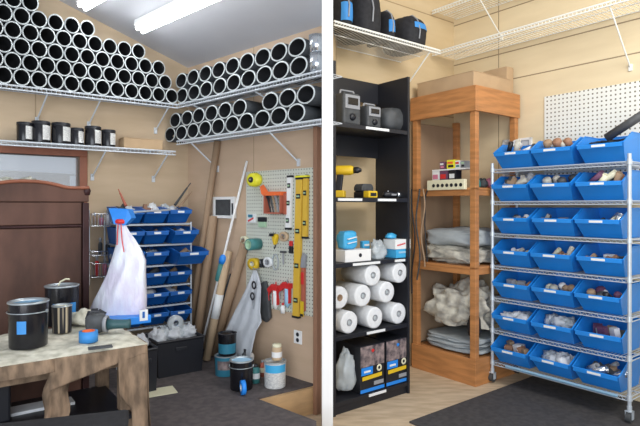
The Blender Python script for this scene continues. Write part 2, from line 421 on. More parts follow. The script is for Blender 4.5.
# ------------------------------------------------------------------ jars and box on the back wall shelf
def jar(lx, label, w=.038, h=.105, lab=True, dy=0):
    a, _ = LB.on(lx, 130, SY+.06+dy)
    t_ = thing('storage_jar', label, 'jar', LB, a, SY+.06+dy, zs2+.004, group='black jars on the shelf')
    b = MB(); b.lathe([(.0005, 0), (w*.97, 0), (w, .006), (w, h*.86), (w*.93, h*.9), (.0005, h*.9)], 24); b.done('body', BLKG, t_)
    b = MB(); b.lathe([(w*1.02, h*.86), (w*1.02, h*.985), (w*.95, h), (.0005, h)], 24); b.lathe([(w*.94, h*.86), (w*1.02, h*.86)], 24); b.done('lid', BLK, t_)
    if lab:
        b = MB(); n = 7; th0 = -PI/2+.1-.62; vs = []
        for i in range(n+1):
            th = th0+1.25*i/n
            vs += [(math.cos(th)*w*1.012, math.sin(th)*w*1.012, h*.14), (math.cos(th)*w*1.012, math.sin(th)*w*1.012, h*.80)]
        b.faces(vs, [(2*i, 2*i+2, 2*i+3, 2*i+1) for i in range(n)], True); o = b.done('label', LBLP, t_); o.rotation_euler = (0, 0, .55)
    return t_
jd = [(24.5, .036, .10, 'black jar with a white label at the left end of the row on the shelf'), (41, .044, .112, 'tall black jar with a white label, second from the left on the shelf'),
      (61, .046, .112, 'widest black jar with a near square white label in mid row'), (77, .034, .092, 'short black jar with white label between two taller jars'),
      (93, .042, .108, 'tall black jar with white label, second from the right end of the row'), (108.5, .036, .096, 'black jar with white label at the right end of the row')]
for x, w, h, l in jd: jar(x, l, w*1.34, h*1.36)
def simple_box(name, label, cat, fr, a, y, z, w, d, h, m, rot=0, group=None, bevel=.003, flaps=False):
    t_ = thing(name, label, cat, fr, a, y, z, rot, group)
    b = MB(); b.box(-w/2, w/2, -d/2, d/2, 0, h); b.done('body', m, t_, bevel=bevel)
    if flaps:
        b = MB(); b.box(-w/2-.002, w/2+.002, -d/2-.002, -.002, h, h+.004); b.box(-w/2-.002, w/2+.002, .002, d/2+.002, h, h+.004); b.done('flap', m, t_)
        b = MB(); b.box(-w/2-.003, w/2+.003, -.02, .02, h+.0045, h+.0055); b.done('tape', TAN, t_)
    return t_
a_, _ = LB.on(140, 140, SY+.12)
simple_box('cardboard_box', 'flat open brown cardboard box on the shelf right of the black jars', 'box', LB, a_, SY+.10, zs2+.005,   .30, .14, .078, CARD, flaps=True)

# ------------------------------------------------------------------ ceiling lights
def ceil_hit(px, py):
    k, e = (px-CX)/F, (HY-py)/F
    # H+e d = ze - m*y ; y = ((k d-ox)vx+(d-oy)vy)
    vy = k*LR.v[0]+LR.v[1]; c0 = -(LR.o[0]*LR.v[0]+LR.o[1]*LR.v[1])
    d = (ze-m_s*c0-H)/(e+m_s*vy)
    return LR.L(k*d, d)
def fixture(a, y, L, label):
    t_ = thing('ceiling_light', label, 'light', LR, a, y, cz(y)); t_.rotation_euler = (-math.atan(m_s), 0, 0)
    R_ = Matrix.Rotation(LR.ang, 4, 'Z') @ Matrix.Rotation(-math.atan(m_s), 4, 'X'); t_.rotation_euler = R_.to_euler()
    b = MB(); b.prism([(-.055, 0), (.055, 0), (.045, -.04), (-.045, -.04)], 0, L); 
    o = b.done('housing', WHITE, t_); o.rotation_euler = (0, 0, -PI/2); o.location = (0, 0, 0)
    b = MB(); b.cyl((.02, -.022, -.055), (L-.02, -.022, -.055), .017, seg=12); b.cyl((.02, .022, -.055), (L-.02, .022, -.055), .017, seg=12); b.done('lamp_tube', GLOW, t_)
    return t_
fa, fy = ceil_hit(141, 24); fixture(fa, fy, 1.2, 'lit fluorescent light fixture on the white sloping ceiling')
fa2, fy2 = ceil_hit(84, 1); fixture(fa2, fy2, 1.2, 'second fluorescent light at the top left edge of the ceiling')

# ------------------------------------------------------------------ blue bins
def bin_mesh(w, d, h, fl=.82):
    # open hopper bin: x across, y=0 back, y=-d front; front wall leans out and is lower than the back
    b = MB(); wb = w*.40; wt = w*.485
    vs = [(-wb, 0, 0), (wb, 0, 0), (wb, -d*.74, 0), (-wb, -d*.74, 0),
          (-wt, 0, h), (wt, 0, h), (wt, -d*.62, h*.99), (-wt, -d*.62, h*.99), (wt*.99, -d, h*fl), (-wt*.99, -d, h*fl)]
    b.faces(vs, [(3,2,1,0), (0,1,5,4), (1,2,8,6,5), (3,0,4,7,9), (2,3,9,8)])
    return b
def make_bin(w, d, h, m, label, fr, a, y, z, group, rot=0, fl=.82):
    t_ = thing('storage_bin', label, 'bin', fr, a, y, z, rot, group)
    bin_mesh(w, d, h, fl).done('body', m, t_, solid=.005)
    b = MB(); wt = w*.485; r = .005
    b.tube([(-wt, 0, h), (-wt, -d*.62, h*.99), (-wt*.99, -d, h*fl), (wt*.99, -d, h*fl), (wt, -d*.62, h*.99), (wt, 0, h), (-wt, 0, h)], r, 6)
    b.box(-w*.46, w*.46, -d-.006, -d+.002, h*fl-.026, h*fl); b.done('rim', m, t_)
    b = MB(); b.box(-w*.15, w*.13, -d-.009, -d-.0065, h*fl-.019, h*fl-.003); b.done('label_strip', LBL, t_)
    return t_
def junk(fr, a, y, z, w, d, n, label, group, kinds, h=.1, rnd=None):
    rnd = rnd or random
    for i in range(n):
        k = rnd.choice(kinds); x = a+(-w*.36+w*.72*(i+.5)/n); yy = y-d*rnd.uniform(.36, .72); zz = z+h*rnd.uniform(.45, .62)
        b = MB(); m = rnd.choice(JUNK)
        ang = rnd.uniform(-1.2, 1.2); tl = rnd.uniform(.2, .9)
        if k == 'pipe':
            L = rnd.uniform(.10, .18); v_ = Vector((math.cos(ang)*math.cos(tl), -abs(math.sin(ang))*math.cos(tl)*.5, math.sin(tl)))*L/2
            r = rnd.uniform(.017, .027); M = v_.to_track_quat('Z', 'Y').to_matrix().to_4x4()
            b.lathe([(r*.7, -L/2), (r, -L/2), (r, L/2), (r*.7, L/2), (r*.7, -L/2)], 14, M=M); nm, ct = 'pipe_fitting', 'fitting'
        elif k == 'can':
            r = rnd.uniform(.024, .036); M = Matrix.Rotation(tl+.3, 4, 'X')
            b.lathe([(.0005, -.035), (r, -.035), (r, .03), (r*.7, .04), (.0005, .042)], 16, M=M); nm, ct = 'small_can', 'can'
        elif k == 'cable':
            pts = [(math.cos(q*.7)*(.04+.004*q), math.sin(q*.7)*(.03), .005*math.sin(q*2+i)) for q in range(14)]; b.tube(pts, .006, 6); m = rnd.choice([BLK, GREYD, GREY]); nm, ct = 'cable_coil', 'cable'
        elif k == 'bag':
            b.blob((0, 0, 0), w/n*.62+.02, .055, .045, .5, 2.2, seed=i+a*7, n=10, flat=False); m = rnd.choice([PLASTIC, CLOTHW, PAPER]); nm, ct = 'plastic_packet', 'packet'
        elif k == 'box':
            M = Matrix.Rotation(ang*.5, 4, 'Z') @ Matrix.Rotation(tl*.4, 4, 'X'); b.box(-.03, .03, -.02, .02, -.03, .035, M); nm, ct = 'small_box', 'box'
        else:
            M = Matrix.Rotation(ang, 4, 'Y') @ Matrix.Scale(1.3, 4); b.prism([(-.035, -.01), (.0, -.014), (.04, -.008), (.045, .01), (.012, .016), (.01, .035), (-.006, .035), (-.01, .014), (-.035, .01)], -.012, .012); b.bm.transform(M); nm, ct = 'metal_fitting', 'fitting'
        o = b.done(nm, m); tag(o, label, ct, group); put(o, fr, x, yy, zz)

# ------------------------------------------------------------------ right bay: wheeled wire rack with 21 bins
ra0, ra1, ry0, ry1 = .745, 1.79, -.46, -.10
rk = thing('wire_rack', 'wheeled steel wire rack holding rows of blue bins', 'rack', RR, 0, 0, 0)
for x in (ra0, ra1):
    for y in (ry0, ry1):
        b = MB(); b.cyl((x, y, .11), (x, y, 1.80), .0125, seg=14)
        for k in range(7): z = .173+.262*k; b.cyl((x, y, z-.018), (x, y, z+.016), .018, .016, seg=14)
        zz = .16
        while zz < 1.78: b.cyl((x, y, zz), (x, y, zz+.003), .0135, seg=12); zz += .0655
        po = b.done('post', CHROME, rk)
        b = MB(); b.cyl((x-.016, y, .045), (x+.016, y, .045), .034, seg=18); b.done('caster', GREYD, rk)
        b = MB(); b.cyl((x, y, .08), (x, y, .12), .016, seg=12); b.box(x-.023, x-.019, y-.015, y+.015, .035, .09); b.box(x+.019, x+.023, y-.015, y+.015, .035, .09); b.box(x-.023, x+.023, y-.018, y+.018, .083, .09); b.done('caster_fork', CHROME, rk)
for k in range(7):
    z = .173+.262*k; b = MB()
    x = ra0+.02
    while x < ra1: b.cyl((x, ry0, z), (x, ry1, z), .0022, seg=5, cap=False); x += .024
    for y in (ry0, ry1): b.cyl((ra0, y, z+.002), (ra1, y, z+.002), .004, seg=6); b.cyl((ra0, y, z-.022), (ra1, y, z-.022), .004, seg=6)
    for x in (ra0, ra1): b.cyl((x, ry0, z+.002), (x, ry1, z+.002), .004, seg=6); b.cyl((x, ry0, z-.022), (x, ry1, z-.022), .004, seg=6)
    b.cyl((ra0, -.28, z-.006), (ra1, -.28, z-.006), .004, seg=6)
    x = ra0+.01; s = 0
    while x < ra1-.02: b.cyl((x, ry0, z-.022+.024*s), (x+.02, ry0, z-.022+.024*(1-s)), .002, seg=4, cap=False); x += .02; s = 1-s
    b.done('wire_shelf', CHROME, rk)
RN = ['top row', 'second row from the top', 'third row from the top', 'fourth row from the top', 'fifth row from the top', 'sixth row from the top', 'bottom row']
CN = ['left', 'middle', 'right']
cont = {(0,0): ('pipe',3), (0,1): ('can',4), (0,2): ('cable',3), (1,0): ('misc',4), (1,1): ('can',4), (1,2): ('pipe',5), (2,0): ('misc',3), (2,1): ('misc',2), (2,2): ('pipe',3),
        (3,0): ('misc',2), (3,1): ('pipe',2), (3,2): ('misc',3), (4,0): ('misc',3), (4,1): ('can',3), (4,2): ('can',5), (5,0): ('bag',2), (5,1): ('bag',3), (5,2): ('box',4),
        (6,0): ('box',4), (6,1): ('bag',3), (6,2): ('misc',6)}
KW = {'pipe': 'short pipe pieces', 'can': 'small cans and fittings', 'cable': 'dark coiled cables', 'misc': 'assorted metal fittings', 'bag': 'clear plastic packets', 'box': 'small boxed parts'}
for k in range(7):
    z = .173+.262*(6-k)+.007
    for c_ in range(3):
        a = ra0+.172+.338*c_+random.uniform(-.006, .006); w = .325; d = .37; h = .205
        dyb = random.uniform(-.015, .01)
        make_bin(w, d, h, BLUE, f'blue plastic bin at the {CN[c_]}, {RN[k]}, wheeled rack', RR, a, ry1-.02+dyb-.0, z, 'blue bins on the wheeled rack', rot=random.uniform(-.03, .03), fl=.61)
        kd, n = cont[(k, c_)]
        ks = {'misc': ['x', 'pipe', 'box', 'x']}.get(kd, [kd])
        hj = .24 if k < 2 else (.17 if k in (4, 5, 6) else .14); n += 2
        junk(RR, a, ry1-.04+dyb, z+.02, w*.86, d, n, f'{KW[kd]} in the {CN[c_]} bin, {RN[k]}, wheeled rack', f'contents of the {CN[c_]} bin, {RN[k]}', ks, h=hj)
# fuller contents of some bins: crumpled packets
b = MB(); b.box(-.42, .42, -.012, .012, 0, .008); b.box(-.42, .42, -.012, -.009, 0, .02)
o = b.done('label_rail', PBLUE); tag(put(o, RR, 1.30, ry0-.018, .165), 'long pale blue plastic strip along the front of the lowest rack shelf', 'strip')
# grey pipes and roll sticking out of the top right bin
b = MB(); b.lathe([(.02, 0), (.03, 0), (.03, .30), (.02, .30), (.02, 0)], 16, M=Matrix.Rotation(1.05, 4, 'Y'))
o = b.done('grey_hose', GREYD); tag(put(o, RR, 1.60, -.36, 1.93), 'thick grey hose piece leaning out of the top right bin', 'hose')

# wall things behind the rack
pa0 = RR.on(545, 98, 0)[0]
b = MB(); b.box(pa0, 2.35, -.008, 0, 1.5, 2.37); o = b.done('pegboard', PEGR); tag(put(o, RR, 0, -.002, 0), 'bright white pegboard on the plywood wall above the blue bins', 'pegboard')
qa, qz = RR.on(507, 168, -.03); qb, qz2 = RR.on(531, 137, -.03)
t_ = thing('wall_panel', 'small white framed panel on the wall behind the top left bin', 'panel', RR, 0, -.004, 0)
b = MB()
for x0, x1, z0, z1 in ((qa-.05, qb, qz2-.02, qz2), (qa-.05, qb, 1.66, 1.68), (qa-.05, qa-.03, 1.66, qz2), (qb-.02, qb, 1.66, qz2)): b.box(x0, x1, -.02, 0, z0, z1)
b.done('frame', WHITE, t_)
b = MB(); b.box(qa-.03, qb-.02, -.008, -.002, 1.68, qz2-.02); b.done('inset', CLOTHW, t_)
a_, z_ = RR.on(518, 146, -.3)
b = MB(); b.lathe([(.012, 0), (.03, 0), (.03, .07), (.012, .07), (.012, 0)], 18, M=Matrix.Rotation(1.3, 4, 'X')); o = b.done('paper_roll', PAPER); tag(put(o, RR, a_, -.28, z_), 'white paper roll sticking up behind the top left blue bin', 'roll')

# ------------------------------------------------------------------ right bay: wall shelves with bags
zk = 2.74
wire_shelf('wire_shelf', 'cream wire shelf above the black bookcase holding black bags', RB, -1.90, RB.on(440, 50, -.45)[0], -.45, -.01, zk, WIRE2, [RB.on(431, 52, -.45)[0]], .42, pitch=.026, r=.0032)
wire_shelf('wire_shelf', 'empty cream wire shelf on the side wall above the pegboard', RR, .03, 2.3, -.36, -.01, 2.885, WIRE2, [RR.on(609, 2, -.36)[0]], .40, pitch=.03, r=.0032)
wire_shelf('wire_shelf', 'topmost cream wire shelf on the side wall at the upper edge', RR, .03, 2.3, -.36, -.01, 3.28, WIRE2, [RR.on(478, 0, -.36)[0]], .30, pitch=.03, r=.0032)
def soft_bag(px, w, d, h, label, lab, y=-.3, pat=0):
    a = RB.on(px, 40, y)[0]
    t_ = thing('tool_bag', label, 'bag', RB, a, y, zk+.004, group='black bags on the wire shelf')
    def shell(k, keep=None):
        b = MB(); b.blob((0, 0, h*.375), w/2*k, d/2*k, h*.625*k, .04, 2.5, px*.1, 24, flat=True, pw=.72)
        if keep:
            b.bm.faces.ensure_lookup_table(); kill = [f_ for f_ in b.bm.faces if not keep(f_.calc_center_median())]
            bmesh.ops.delete(b.bm, geom=kill, context='FACES')
        return b
    shell(1).done('body', BLKF, t_)
    if lab: shell(1.025, lambda c: c.y < -d*.12 and lab[0] < c.x < lab[1] and h*lab_z[0] < c.z < h*lab_z[1]).done('blue_label', BLUET, t_)
    b = MB(); b.tube([(-w*.1, -d*.505, h*.2), (-w*.1, -d*.53, h*.45), (-w*.09, -d*.44, h*.8), (-w*.06, -d*.28, h*.98), (0, d*.1, h*1.01)], .006, 6); b.done('strap', GREY, t_)
    return t_
lab_z = (.42, .68)
lab_z = (.15, .52); soft_bag(334, .13, .36, .34, 'black bag with blue label at the left end of the high wire shelf', (-.05, .05), y=-.24)
lab_z = (.3, .5); soft_bag(358, .26, .38, .40, 'tallest black bag, dull and unlabelled, on the high wire shelf', None, y=-.24)
lab_z = (.3, .62); soft_bag(380, .085, .30, .24, 'small narrow black bag with blue label between two bigger bags', (-.03, .03), y=-.27)
lab_z = (.48, .72); soft_bag(404, .27, .38, .27, 'black bag with wide blue label at the right end of the high wire shelf', (-.07, .12), y=-.24)

# ------------------------------------------------------------------ right bay: black bookcase
fa_r, fy_b = RB.L(.697, 4.107)
bx1 = fa_r; bx0 = RB.on(333.6, 200, fy_b)[0]; bd = .36; Y0 = fy_b
bk = thing('bookcase', 'tall black open-backed bookcase between the white partition and the wooden stand', 'bookcase', RB, 0, 0, 0)
zt = [2.03, 1.51, 1.05, .545, .09]; topz = 2.45; pt = .022
for x0, x1 in ((bx0, bx0+pt), (bx1-pt, bx1)):
    b = MB()
    if x0 == bx0:   # the left side panel splays a little so that it stays clear of the partition
        b.box(x0, x1, Y0, Y0+bd*.75, 0, topz)
    else: b.box(x0, x1, Y0, Y0+bd, 0, topz)
    b.done('side_panel', BLK, bk, bevel=.002)
b = MB(); b.box(bx0+pt, bx1-pt, Y0+bd-.03, Y0+bd-.012, topz-.17, topz); b.done('top_rail', BLK, bk)
for z in zt:
    b = MB(); b.box(bx0+pt, bx1-pt, Y0+.004, Y0+bd, z-.03, z); b.done('shelf', BLK, bk, bevel=.002)
b = MB(); b.box(bx0+pt, bx1-pt, Y0+.02, Y0+.036, 0, zt[4]-.03); b.done('plinth', BLK, bk)
b = MB(); b.box(bx0+pt, bx1-pt, Y0+bd-.03, Y0+bd-.012, zt[1]+.33, zt[0]-.03); b.done('back_rail', BLK, bk)
for (p0, p1, k) in ((366, 389, 0), (338, 362, 1), (378, 396, 1), (353, 380, 2), (395, 405, 2), (367, 385, 3), (369, 386, 4)):
    x0 = RB.on(p0, 200, Y0)[0]; x1 = RB.on(p1, 200, Y0)[0]; b = MB(); b.box(x0, x1, Y0-.003, Y0+.003, zt[k]-.024, zt[k]-.006); b.done('shelf_label', LBL, bk)
def bA(px, y): return RB.on(px, 200, y)[0]
# shelf 1: radios / bag
def jobsite_radio(px, y, w, h, label):
    t_ = thing('radio', label, 'radio', RB, bA(px, y), y, zt[0]+.001)
    b = MB(); b.box(-w/2, w/2, -.06, .06, .0, h); b.done('body', GREYD, t_, bevel=.018)
    b = MB(); b.box(-w*.42, w*.40, -.068, -.058, h*.5, h*.93); b.done('face', GREY, t_, bevel=.008)
    b = MB(); b.box(-w*.30, w*.28, -.072, -.066, h*.62, h*.84); b.done('display', BLKG, t_, bevel=.003)
    b = MB(); b.lathe([(.0005, -.072), (w*.14, -.072), (w*.16, -.058), (.0005, -.058)], 16, 'y', M=Matrix.Translation((0, 0, h*.26))); b.done('speaker', BLK, t_)
    b = MB(); b.tube([(-w*.4, 0, h*.97), (-w*.36, 0, h*1.1), (w*.36, 0, h*1.1), (w*.4, 0, h*.97)], .007, 8); b.done('handle', GREY, t_)
jobsite_radio(347, Y0+.12, .17, .235, 'grey and silver portable radio at the left end of the top bookcase shelf')
jobsite_radio(369, Y0+.12, .145, .17, 'smaller radio with a pale framed face beside the round mesh bag')
t_ = thing('mesh_bag', 'rounded dark grey mesh bag on the top shelf of the bookcase', 'bag', RB, bA(391, Y0+.14), Y0+.15, zt[0]+.001)
b = MB(); b.blob((0, 0, .095), .125, .10, .095, .05, 2, 3, 16, flat=False, pw=.7); b.done('body', GREYD, t_)
b = MB(); b.lathe([(.0005, -.094), (.022, -.094), (.024, -.08)], 16, 'y', M=Matrix.Translation((.02, 0, .085))); b.done('badge', GREY, t_)
# shelf 2: cordless tools
def drill(fr, a, y, z, label, m1, m2, rot=0, sc=1, lying=True, m3=None):
    t_ = thing('cordless_drill', label, 'drill', fr, a, y, z, rot); t_.scale = (sc,)*3
    b = MB(); b.lathe([(.0005, -.10), (.030, -.095), (.034, -.05), (.034, .04), (.026, .06), (.0005, .06)], 18, 'x', M=Matrix.Translation((0, 0, .19))); b.done('motor_housing', m1, t_)
    b = MB(); b.lathe([(.0005, .06), (.022, .06), (.022, .09), (.010, .115), (.0005, .115)], 16, 'x', M=Matrix.Translation((0, 0, .19))); b.done('chuck', BLK, t_)
    b = MB(); b.prism([(-.055, .17), (-.01, .17), (-.025, .045), (-.07, .045)], -.017, .017); b.done('grip', m2, t_, bevel=.008)
    b = MB(); b.box(-.10, .0, -.035, .035, 0, .05); b.done('battery', m3 or m1, t_, bevel=.008)
drill(RB, bA(346, Y0+.12), Y0+.13, zt[1]+.001, 'yellow and black cordless drill standing on its battery at the left of the second shelf', YEL, BLK, rot=-.9, sc=1.05)
t_ = thing('battery_charger', 'black charger block standing on the second shelf beside the yellow drill', 'charger', RB, bA(364, Y0+.14), Y0+.14, zt[1]+.001)
b = MB(); b.box(-.055, .055, -.06, .06, 0, .05); b.done('base', BLK, t_, bevel=.01)
b = MB(); b.prism([(-.06, .05), (.055, .05), (.06, .075), (.045, .105), (-.045, .105), (-.062, .08)], -.045, .05); b.done('battery_pack', GREYD, t_, bevel=.008)
t_ = thing('battery', 'yellow battery pack lying on the second bookcase shelf', 'battery', RB, bA(370, Y0+.05), Y0+.045, zt[1]+.001)
b = MB(); b.box(-.045, .045, -.03, .03, 0, .05); b.done('body', YEL, t_, bevel=.006)
b = MB(); b.box(-.028, .028, -.034, -.029, .012, .036); b.done('panel', BLK, t_)
t_ = thing('power_tool', 'black and silver power tool lying at the right of the second shelf', 'tool', RB, bA(392, Y0+.1), Y0+.10, zt[1]+.001)
b = MB(); b.lathe([(.0005, -.09), (.022, -.085), (.025, 0), (.018, .05), (.0005, .05)], 16, 'x', M=Matrix.Translation((0, 0, .027))); b.done('body', BLK, t_)
b = MB(); b.lathe([(.0005, .05), (.02, .05), (.023, .09), (.0005, .092)], 16, 'x', M=Matrix.Translation((0, 0, .027))); b.done('head', CHR2, t_)
b = MB(); b.cyl((-.05, -.002, .027), (-.045, -.002, .058), .006); b.box(-.03, .02, -.028, -.022, .02, .034); b.done('switch', GREY, t_)
# shelf 3: packs and boxes
yb = Y0+.1
b = MB(); b.box(-.13, .12, -.06, .06, 0, .085); a_ = bA(353, yb-.02)
t_ = thing('white_box', 'white flat box with a dark finger hole on the third bookcase shelf', 'box', RB, bA(353.5, yb-.02), yb-.02, zt[2]+.001)
b.done('body', WHITE, t_, bevel=.003)
b = MB(); b.cyl((.012, -.0625, .045), (.012, -.059, .045), .014, seg=16); b.done('finger_hole', BLK, t_)
t_ = thing('blue_pack', 'bright blue plastic wrapped pack on top of the white box', 'packet', RB, bA(347.5, yb), yb+.005, zt[2]+.089)
b = MB(); b.blob((0, 0, .065), .068, .05, .065, .12, 2.2, 5, 14, flat=False, pw=.45); b.done('wrapper', SKYB, t_)
b = MB(); b.prism([(-.04, .07), (.045, .085), (.045, .09), (-.04, .078)], -.062, -.045); b.prism([(-.04, .04), (.045, .052), (.045, .056), (-.04, .046)], -.06, -.045); b.done('stripe', WHITE, t_)
b = MB(); b.blob((0, 0, .05), .068, .045, .085, .35, 2, 9, 14, flat=True); o = b.done('plastic_bag', PLASTIC); tag(put(o, RB, bA(378, yb), yb, zt[2]+.002), 'clear crumpled plastic bag between the white and the blue boxes', 'bag')
t_ = thing('small_packet', 'small bright blue packet behind the clear plastic bag', 'packet', RB, bA(365.5, yb+.12), yb+.12, zt[2]+.001)
b = MB(); b.box(-.045, .03, -.02, .02, 0, .13); b.done('body', SKYB, t_, bevel=.01); b = MB(); b.box(-.03, .02, -.022, -.019, .09, .105); b.done('band', WHITE, t_)
t_ = thing('glove_box', 'sky blue carton on the right of the third bookcase shelf', 'box', RB, bA(398, Y0+.08), Y0+.085, zt[2]+.001)
b = MB(); b.box(-.078, .078, -.06, .06, 0, .066); b.done('body', SKYB, t_, bevel=.002); b = MB(); b.box(-.05, .06, -.062, -.059, .035, .05); b.done('print', PBLUE, t_)
t_ = thing('carton', 'white carton with red lettering lying on the sky blue carton', 'box', RB, bA(397.5, Y0+.08), Y0+.085, zt[2]+.0685)
b = MB(); b.box(-.086, .083, -.065, .065, 0, .075); b.done('body', LBL, t_, bevel=.002)
b = MB()
for i in range(7): b.box(-.065+i*.013, -.056+i*.013, -.067, -.064, .024+.002*i, .036+.002*i)
b.done('red_print', RED, t_)
b = MB(); b.blob((0, 0, .02), .05, .035, .025, .3, 3, 2, 10, flat=True); o = b.done('blue_wrapper', SKYB); tag(put(o, RB, bA(391, Y0+.1), Y0+.1, zt[2]+.144+.0), 'crumpled sky blue wrapper on top of the white carton with red lettering', 'wrapper')
# shelf 4: paper towel rolls
def roll(px, py, label, core=CARD2):
    y = Y0+.03; a, z = RB.on(px, py, y)
    return a, z, y, label
rs = [(350, 320, 'paper towel roll at the left of the bottom row in the bookcase'), (374, 314, 'paper towel roll in the middle of the bottom row in the bookcase'), (398, 308.5, 'paper towel roll at the right of the bottom row in the bookcase'),
      (341, 298, 'paper towel roll with a brown cardboard core at the left of the middle row'), (362, 295.5, 'paper towel roll in the centre of the middle row'), (386, 292, 'paper towel roll at the right of the middle row'),
      (372, 275, 'left-hand paper towel roll of the top row of two'), (399, 272.5, 'right-hand paper towel roll of the top row of two')]
rb = []
for i, (px, py, l) in enumerate(rs):
    a, z = RB.on(px, py, Y0+.03); rb.append([a, z, l])
R0 = .079
bot = sorted(rb[:3], key=lambda q: q[0]); c0 = bx0+pt+R0+.004; sp = (bx1-pt-R0-.004-c0)/2
sp_ = max(2*R0+.004, min(sp, .24))
for i in range(3): rb[i][0] = [c0+.055, (c0+.055+bx1-pt-R0-.004)/2, bx1-pt-R0-.004][i]; rb[i][1] = zt[3]+R0+.002
for i in range(8):
    a, z, l = rb[i]
    t_ = thing('paper_towel_roll', l, 'paper towel roll', RB, a, Y0+(.02 if i != 3 else .045), z if i < 3 else max(z, zt[3]+R0), group='paper towel rolls in the bookcase')
    b = MB(); b.lathe([(.024, 0), (.024, .27), (R0, .27), (R0, .008), (R0*.97, 0), (R0*.85, -.002), (.024, -.001)], 30, 'y'); b.done('paper', PAPER, t_)
    b = MB(); b.lathe([(.0235, -.006), (.0235, .27), (.020, .27), (.020, -.006), (.0235, -.006)], 20, 'y'); b.done('core', CARD2 if i == 3 else GREY, t_)
    if i != 3:
        b = MB(); b.blob((0, .01, 0), .021, .014, .021, .4, 3, i, 8, flat=False); b.done('tucked_wrap', PLASTIC, t_)
# bottom shelf: printed cartons and clear bag
def carton(px, gem, label):
    y = Y0+.12; a = bA(px, Y0+.02)
    t_ = thing('printed_carton', label, 'box', RB, a, Y0+.02, zt[4]+.001, group='printed cartons on the bottom shelf')
    w, h, d = (bA(409, Y0+.02)-bA(361.5, Y0+.02))/2-.006, .345, .28
    b = MB(); b.box(-w/2, w/2, 0, d, 0, h); b.done('body', PLUM if 0 else BLK, t_, bevel=.003)
    b = MB(); b.box(-w/2+.003, w/2-.003, -.002, .001, h*.55, h*.98); b.done('picture_panel', MOT, t_)
    b = MB(); b.prism([(-.012, h*.86), (0, h*.83), (.016, h*.86), (.012, h*.9), (-.01, h*.9)], -.005, -.001); b.done('gem_mark', gem, t_)
    b = MB(); b.box(-w*.46, -.0, -.004, -.001, h*.38, h*.54); b.done('blue_panel', BLUEB, t_)
    b = MB(); b.box(-w*.36, -w*.1, -.006, -.003, h*.43, h*.47); b.done('white_print', LBL, t_)
    b = MB(); b.lathe([(.012, 0), (.022, -.004), (.026, 0)], 20, 'y', M=Matrix.Translation((w*.28, -.001, h*.47))); b.done('oval_mark', CREAM, t_)
    b = MB(); b.prism([(-w*.42, h*.27), (w*.38, h*.29), (w*.38, h*.37), (-w*.42, h*.35)], -.004, -.001); b.done('yellow_band', YEL, t_)
    b = MB(); b.box(w*.05, w*.45, -.004, -.001, h*.13, h*.21); b.done('white_band', GREY, t_)
    b = MB(); b.box(-w*.49, w*.49, -.003, -.0005, h*.015, h*.085); b.done('blue_band', BLUEB, t_)
MOT = mat('printed_picture', (.36, .28, .27), .5, col2=(.06, .05, .06), scale=22, detail=6)
carton(372.5, RED, 'dark printed carton with a red gem mark on the bottom bookcase shelf')
carton(397.5, BLUEB, 'dark printed carton with a blue gem mark at the right of the bottom shelf')
b = MB(); b.blob((0, 0, .14), .075, .07, .17, .25, 2, 4, 16, flat=True); o = b.done('clear_bag', PLASTIC); tag(put(o, RB, bA(346.5, Y0+.09), Y0+.10, zt[4]+.0), 'big clear plastic bag standing on the bottom shelf left of the cartons', 'bag')
o.location.z += .0

# ------------------------------------------------------------------ right bay: wooden stand (front corner towards the camera)
SA0, SA1, SYF, SYB = .045, .72, -.655, -.03       # RR coordinates: a along the side wall, y out of it
st_ = thing('wooden_stand', 'orange-brown wooden shelf stand in the corner beside the wheeled rack', 'stand', RR, 0, 0, 0)
def fbox(x0, x1, y0, y1, z0, z1, nm, m=WOODO, bv=.003):
    b = MB(); b.box(x0, x1, y0, y1, z0, z1); return b.done(nm, m, st_, bevel=bv)
pw = .06
for x, y in ((SA0, SYF), (SA1-pw, SYF), (SA0, SYB-pw), (SA1-pw, SYB-pw)): fbox(x+.004, x+pw-.004, y+.004, y+pw-.004, .0, 2.25, 'post')
fbox(SA0-.01, SA1+.012, SYF-.012, SYF+.012, 2.215, 2.42, 'top_front_board'); fbox(SA1-.012, SA1+.012, SYF+.012, SYB, 2.215, 2.42, 'top_side_board')
fbox(SA0, SA1-.012, SYF+.012, SYB, 2.40, 2.42, 'top_panel')
fbox(SA0, SA1+.006, SYF-.006, SYF+.016, .0, .215, 'base_board'); fbox(SA1-.016, SA1+.006, SYF+.016, SYB, 0, .215, 'base_board'); fbox(SA0, SA1-.016, SYF+.016, SYB, .19, .205, 'base_panel')
for z in (1.60, .955):
    fbox(SA0+.004, SA1-.004, SYF+.004, SYB-.004, z-.02, z, 'shelf', WOODO); fbox(SA0+pw, SA1-pw, SYF+.008, SYF+.03, z-.065, z-.02, 'shelf_rail'); fbox(SA1-.03, SA1-.008, SYF+pw, SYB-pw, z-.065, z-.02, 'shelf_rail')
fbox(SA0+.01, SA0+.016, SYF+pw, SYB-pw, .22, 2.2, 'back_panel', CARD2)
# boxes on the stand top
simple_box('cardboard_box', 'flat wide cardboard box on top of the wooden stand, at its front corner', 'box', RR, (SA0+SA1)/2+.0, SYF+.29, 2.421, .60, .52, .125, CARD, flaps=True)
simple_box('cardboard_box', 'smaller cardboard box on the stand, behind the wide flat box', 'box', RR, .56, -.10, 2.421, .24, .10, .24, CARD)
